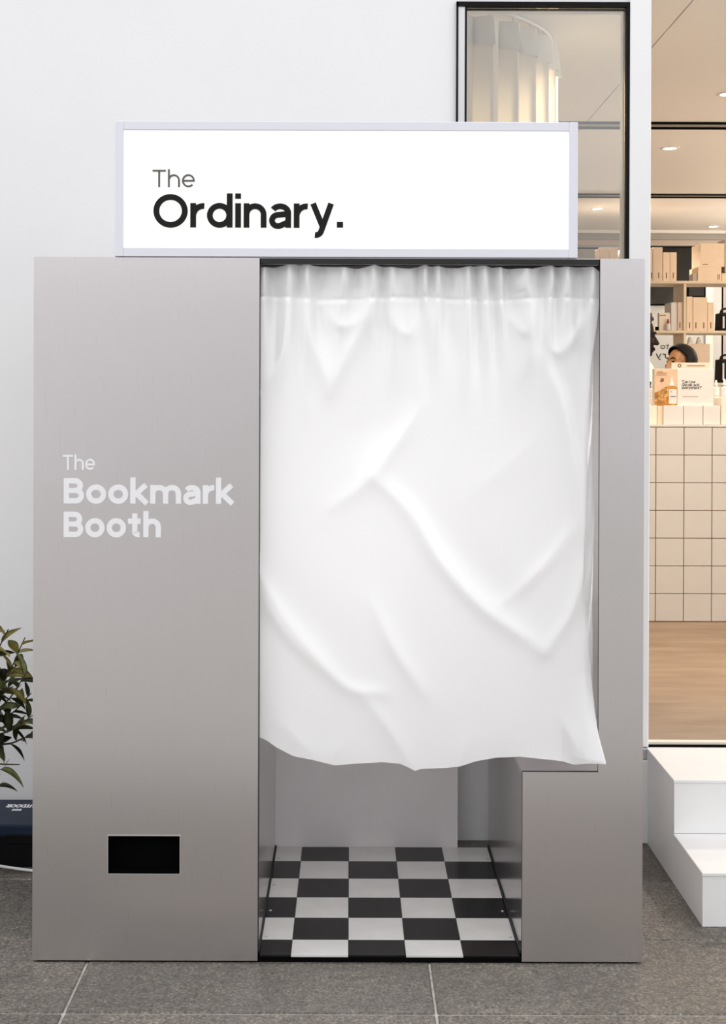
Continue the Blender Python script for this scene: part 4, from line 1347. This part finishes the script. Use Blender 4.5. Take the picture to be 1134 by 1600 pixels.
def ell(bl, c, r, rot=None, u=20, v=14):
    if (u, v) not in _sph:
        b_ = bmesh.new()
        bmesh.ops.create_uvsphere(b_, u_segments=u, v_segments=v, radius=1)
        bmesh.ops.triangulate(b_, faces=b_.faces[:])
        b_.verts.index_update()
        _sph[(u, v)] = (np.array([q.co[:] for q in b_.verts]), np.array([[q.index for q in f.verts] for f in b_.faces]))
        b_.free()
    V_, F_ = _sph[(u, v)]
    A_ = V_ * np.array(r)
    if rot is not None: A_ = A_ @ np.array(rot).T
    bl.v.append(A_ + np.array(c)); bl.f.append(F_ + bl.n); bl.n += len(V_)


def cap(bl, a, b_, r0, r1, n=10):
    a, b_ = Vector(a), Vector(b_)
    for i in range(n + 1):
        t = i / n
        r = r0 + (r1 - r0) * t
        ell(bl, a.lerp(b_, t), (r, r, r), None, 12, 8)


def person(name, foot, height, yaw, tilt, skin, cloth, label, hair_long, female):
    """standing figure; local +x is forward; one continuous remeshed body"""
    s = height / 1.65
    root = empty(name, foot, label, 'person')
    root.rotation_euler = (0, 0, yaw)
    bm = Blob()
    V = lambda x, y, z: Vector((x * s, y * s, z * s))
    hc = V(0.02, 0, 1.53)
    HR = Matrix.Rotation(tilt, 3, 'Y')
    hp = lambda x, y, z: hc + HR @ (Vector((x, y, z)) * s)
    # torso, neck
    ell(bm, V(0, 0, 0.93), (0.115 * s, 0.165 * s, 0.14 * s)); ell(bm, V(0, 0, 1.08), (0.10 * s, 0.135 * s, 0.14 * s))
    ell(bm, V(0.005, 0, 1.24), (0.115 * s, 0.165 * s, 0.16 * s)); ell(bm, V(-0.005, 0, 1.335), (0.075 * s, 0.165 * s, 0.055 * s))
    cap(bm, V(-0.01, 0, 1.33), V(0.0, 0, 1.47), 0.058 * s, 0.05 * s)
    for sd in (-1, 1):
        cap(bm, V(0, sd * 0.175, 1.33), V(-0.02, sd * 0.215, 1.06), 0.05 * s, 0.04 * s)
        cap(bm, V(-0.02, sd * 0.215, 1.06), V(0.10, sd * 0.20, 0.86), 0.038 * s, 0.027 * s)
        ell(bm, V(0.13, sd * 0.195, 0.81), (0.026 * s, 0.018 * s, 0.045 * s))
        for f_ in range(4):
            cap(bm, V(0.115 + f_ * 0.014, sd * 0.195, 0.785), V(0.135 + f_ * 0.016, sd * 0.19, 0.72 + abs(f_ - 1.4) * 0.008), 0.0085 * s, 0.007 * s, 6)
        cap(bm, V(0.145, sd * 0.19, 0.82), V(0.185, sd * 0.175, 0.77), 0.010 * s, 0.008 * s, 6)
        cap(bm, V(0, sd * 0.085, 0.88), V(0.01, sd * 0.09, 0.48), 0.085 * s, 0.055 * s)
        cap(bm, V(0.01, sd * 0.09, 0.48), V(-0.01, sd * 0.09, 0.08), 0.052 * s, 0.035 * s)
        cap(bm, V(-0.03, sd * 0.09, 0.04), V(0.13, sd * 0.10, 0.03), 0.04 * s, 0.03 * s)
    # head: cranium, face, jaw, nose, brow, lips, ears
    ell(bm, hp(-0.015, 0, 0.04), (0.098 * s, 0.078 * s, 0.09 * s), HR)
    ell(bm, hp(0.022, 0, -0.015), (0.068 * s, 0.066 * s, 0.095 * s), HR)
    ell(bm, hp(0.038, 0, -0.075), (0.042 * s, 0.042 * s, 0.035 * s), HR)
    ell(bm, hp(0.066, 0, -0.098), (0.020 * s, 0.022 * s, 0.016 * s), HR)
    cap(bm, hp(0.082, 0, 0.012), hp(0.108, 0, -0.032), 0.010 * s, 0.014 * s, 8)
    for sd in (-1, 1):
        ell(bm, hp(0.098, sd * 0.013, -0.036), (0.010 * s, 0.009 * s, 0.008 * s), HR)
        ell(bm, hp(0.060, sd * 0.036, -0.030), (0.026 * s, 0.024 * s, 0.024 * s), HR)
        ell(bm, hp(-0.012, sd * 0.078, -0.01), (0.020 * s, 0.010 * s, 0.032 * s), HR)
        cap(bm, hp(0.083, sd * 0.012, 0.026), hp(0.066, sd * 0.046, 0.024), 0.011 * s, 0.009 * s, 6)
    ell(bm, hp(0.085, 0, -0.062), (0.014 * s, 0.024 * s, 0.008 * s), HR)
    ell(bm, hp(0.082, 0, -0.075), (0.014 * s, 0.022 * s, 0.009 * s), HR)
    tmp = bm.mesh('tmp')
    to = bpy.data.objects.new('tmp', tmp); C.objects.link(to)
    rm = to.modifiers.new('r', 'REMESH'); rm.mode = 'VOXEL'; rm.voxel_size = 0.0065
    sm = to.modifiers.new('s', 'SMOOTH'); sm.factor = 0.5; sm.iterations = 3
    dg = bpy.context.evaluated_depsgraph_get()
    me = bpy.data.meshes.new_from_object(to.evaluated_get(dg))
    bpy.data.objects.remove(to); bpy.data.meshes.remove(tmp)
    me.name = 'body'
    me.materials.clear()
    me.materials.append(M[skin]); me.materials.append(M[cloth])
    for p in me.polygons:
        c = p.center / s
        hand = c.z < 0.87 and abs(c.y) > 0.165 and c.z > 0.66
        if c.z < 1.375 and not hand: p.material_index = 1
        p.use_smooth = True
    o = bpy.data.objects.new('body', me); C.objects.link(o); o.parent = root
    def child(nm, bm_, mt):
        me_ = bpy.data.meshes.new(nm); bm_.normal_update(); bm_.to_mesh(me_); bm_.free()
        me_.materials.append(M[mt]); me_.polygons.foreach_set('use_smooth', [True] * len(me_.polygons))
        ob = bpy.data.objects.new(nm, me_); C.objects.link(ob); ob.parent = root
        return ob
    for sd in (-1, 1):
        bl = Blob(); ell(bl, hp(0.0775, sd * 0.031, 0.004), (0.009 * s, 0.013 * s, 0.0055 * s), HR); b2 = bmesh.new(); b2.from_mesh(bl.mesh('eye')); child('eye', b2, 'hair')
        b2 = bmesh.new(); tube(b2, [hp(0.094, sd * 0.014, 0.026), hp(0.090, sd * 0.032, 0.033), hp(0.076, sd * 0.050, 0.027)], 0.0038 * s, 6); child('eyebrow', b2, 'hair')
    b2 = bmesh.new(); tube(b2, [hp(0.084, -0.026, -0.064), hp(0.097, 0, -0.071), hp(0.084, 0.026, -0.064)], 0.0045 * s, 6); child('lips', b2, 'lip' if female else skin)
    # hair: skull cap with parting line, longer behind
    b2 = bmesh.new()
    bmesh.ops.create_uvsphere(b2, u_segments=40, v_segments=28, radius=1)
    dele = []
    for v in b2.verts:
        d = v.co.copy()
        v.co = Vector((d.x * 0.116 - 0.018, d.y * 0.098, d.z * 0.108 + 0.042))
        if hair_long and d.z < 0.1 and d.x < 0.35:
            v.co.z -= (0.1 - d.z) * 0.10
            v.co.x = v.co.x * (1 - 0.12 * (0.1 - d.z)); v.co.y *= (1 + 0.04 * (0.1 - d.z))
        lim = 0.46 if abs(d.y) < 0.62 else 0.36
        if d.x > lim and v.co.z < 0.106 - 0.06 * d.y * d.y: dele.append(v)
        elif not hair_long and v.co.z < -0.02: dele.append(v)
    bmesh.ops.delete(b2, geom=dele, context='VERTS')
    for v in b2.verts:
        v.co = hp(*v.co)
    bmesh.ops.solidify(b2, geom=b2.faces[:], thickness=-0.008)
    child('hair', b2, 'hair')
    return root


WY = 8.75
wx, wz = P(1062, 537, WY)
person('person', (wx + 0.005, WY, FLZ), (wz - FLZ) / 1.675 * 1.65, R(180 + 26), R(-11), 'skin_warm', 'blackcloth',
       'smiling dark-haired person facing left behind the tan display box', True, True)
MY = 7.85
mx_, mz = P(993, 487, MY)
mp = person('person', (mx_, MY, FLZ), (mz - FLZ) / 1.675 * 1.65, R(-4), R(4), 'skin_silhouette', 'blackcloth',
            'dark figure in profile facing right beside the white post', False, False)
b2 = bmesh.new()
s_ = ((mz - FLZ) / 1.675)
prof = []
for i in range(28):
    a = 2 * math.pi * i / 28
    prof.append(a)
r0 = [b2.verts.new((0.075 * math.cos(a) * s_ + 0.0, 0.075 * math.sin(a) * s_, 1.395 * s_)) for a in prof]
r1 = [b2.verts.new((0.10 * math.cos(a) * s_, 0.13 * math.sin(a) * s_, 1.355 * s_)) for a in prof]
r2 = [b2.verts.new((0.128 * math.cos(a) * s_, 0.172 * math.sin(a) * s_, 1.26 * s_)) for a in prof]
for A_, B_ in ((r0, r1), (r1, r2)):
    for i in range(28):
        b2.faces.new([A_[i], A_[(i + 1) % 28], B_[(i + 1) % 28], B_[i]])
me_ = bpy.data.meshes.new('collar'); b2.to_mesh(me_); b2.free()
me_.materials.append(M['creamcloth']); me_.polygons.foreach_set('use_smooth', [True] * len(me_.polygons))
ob = bpy.data.objects.new('collar', me_); C.objects.link(ob); ob.parent = mp
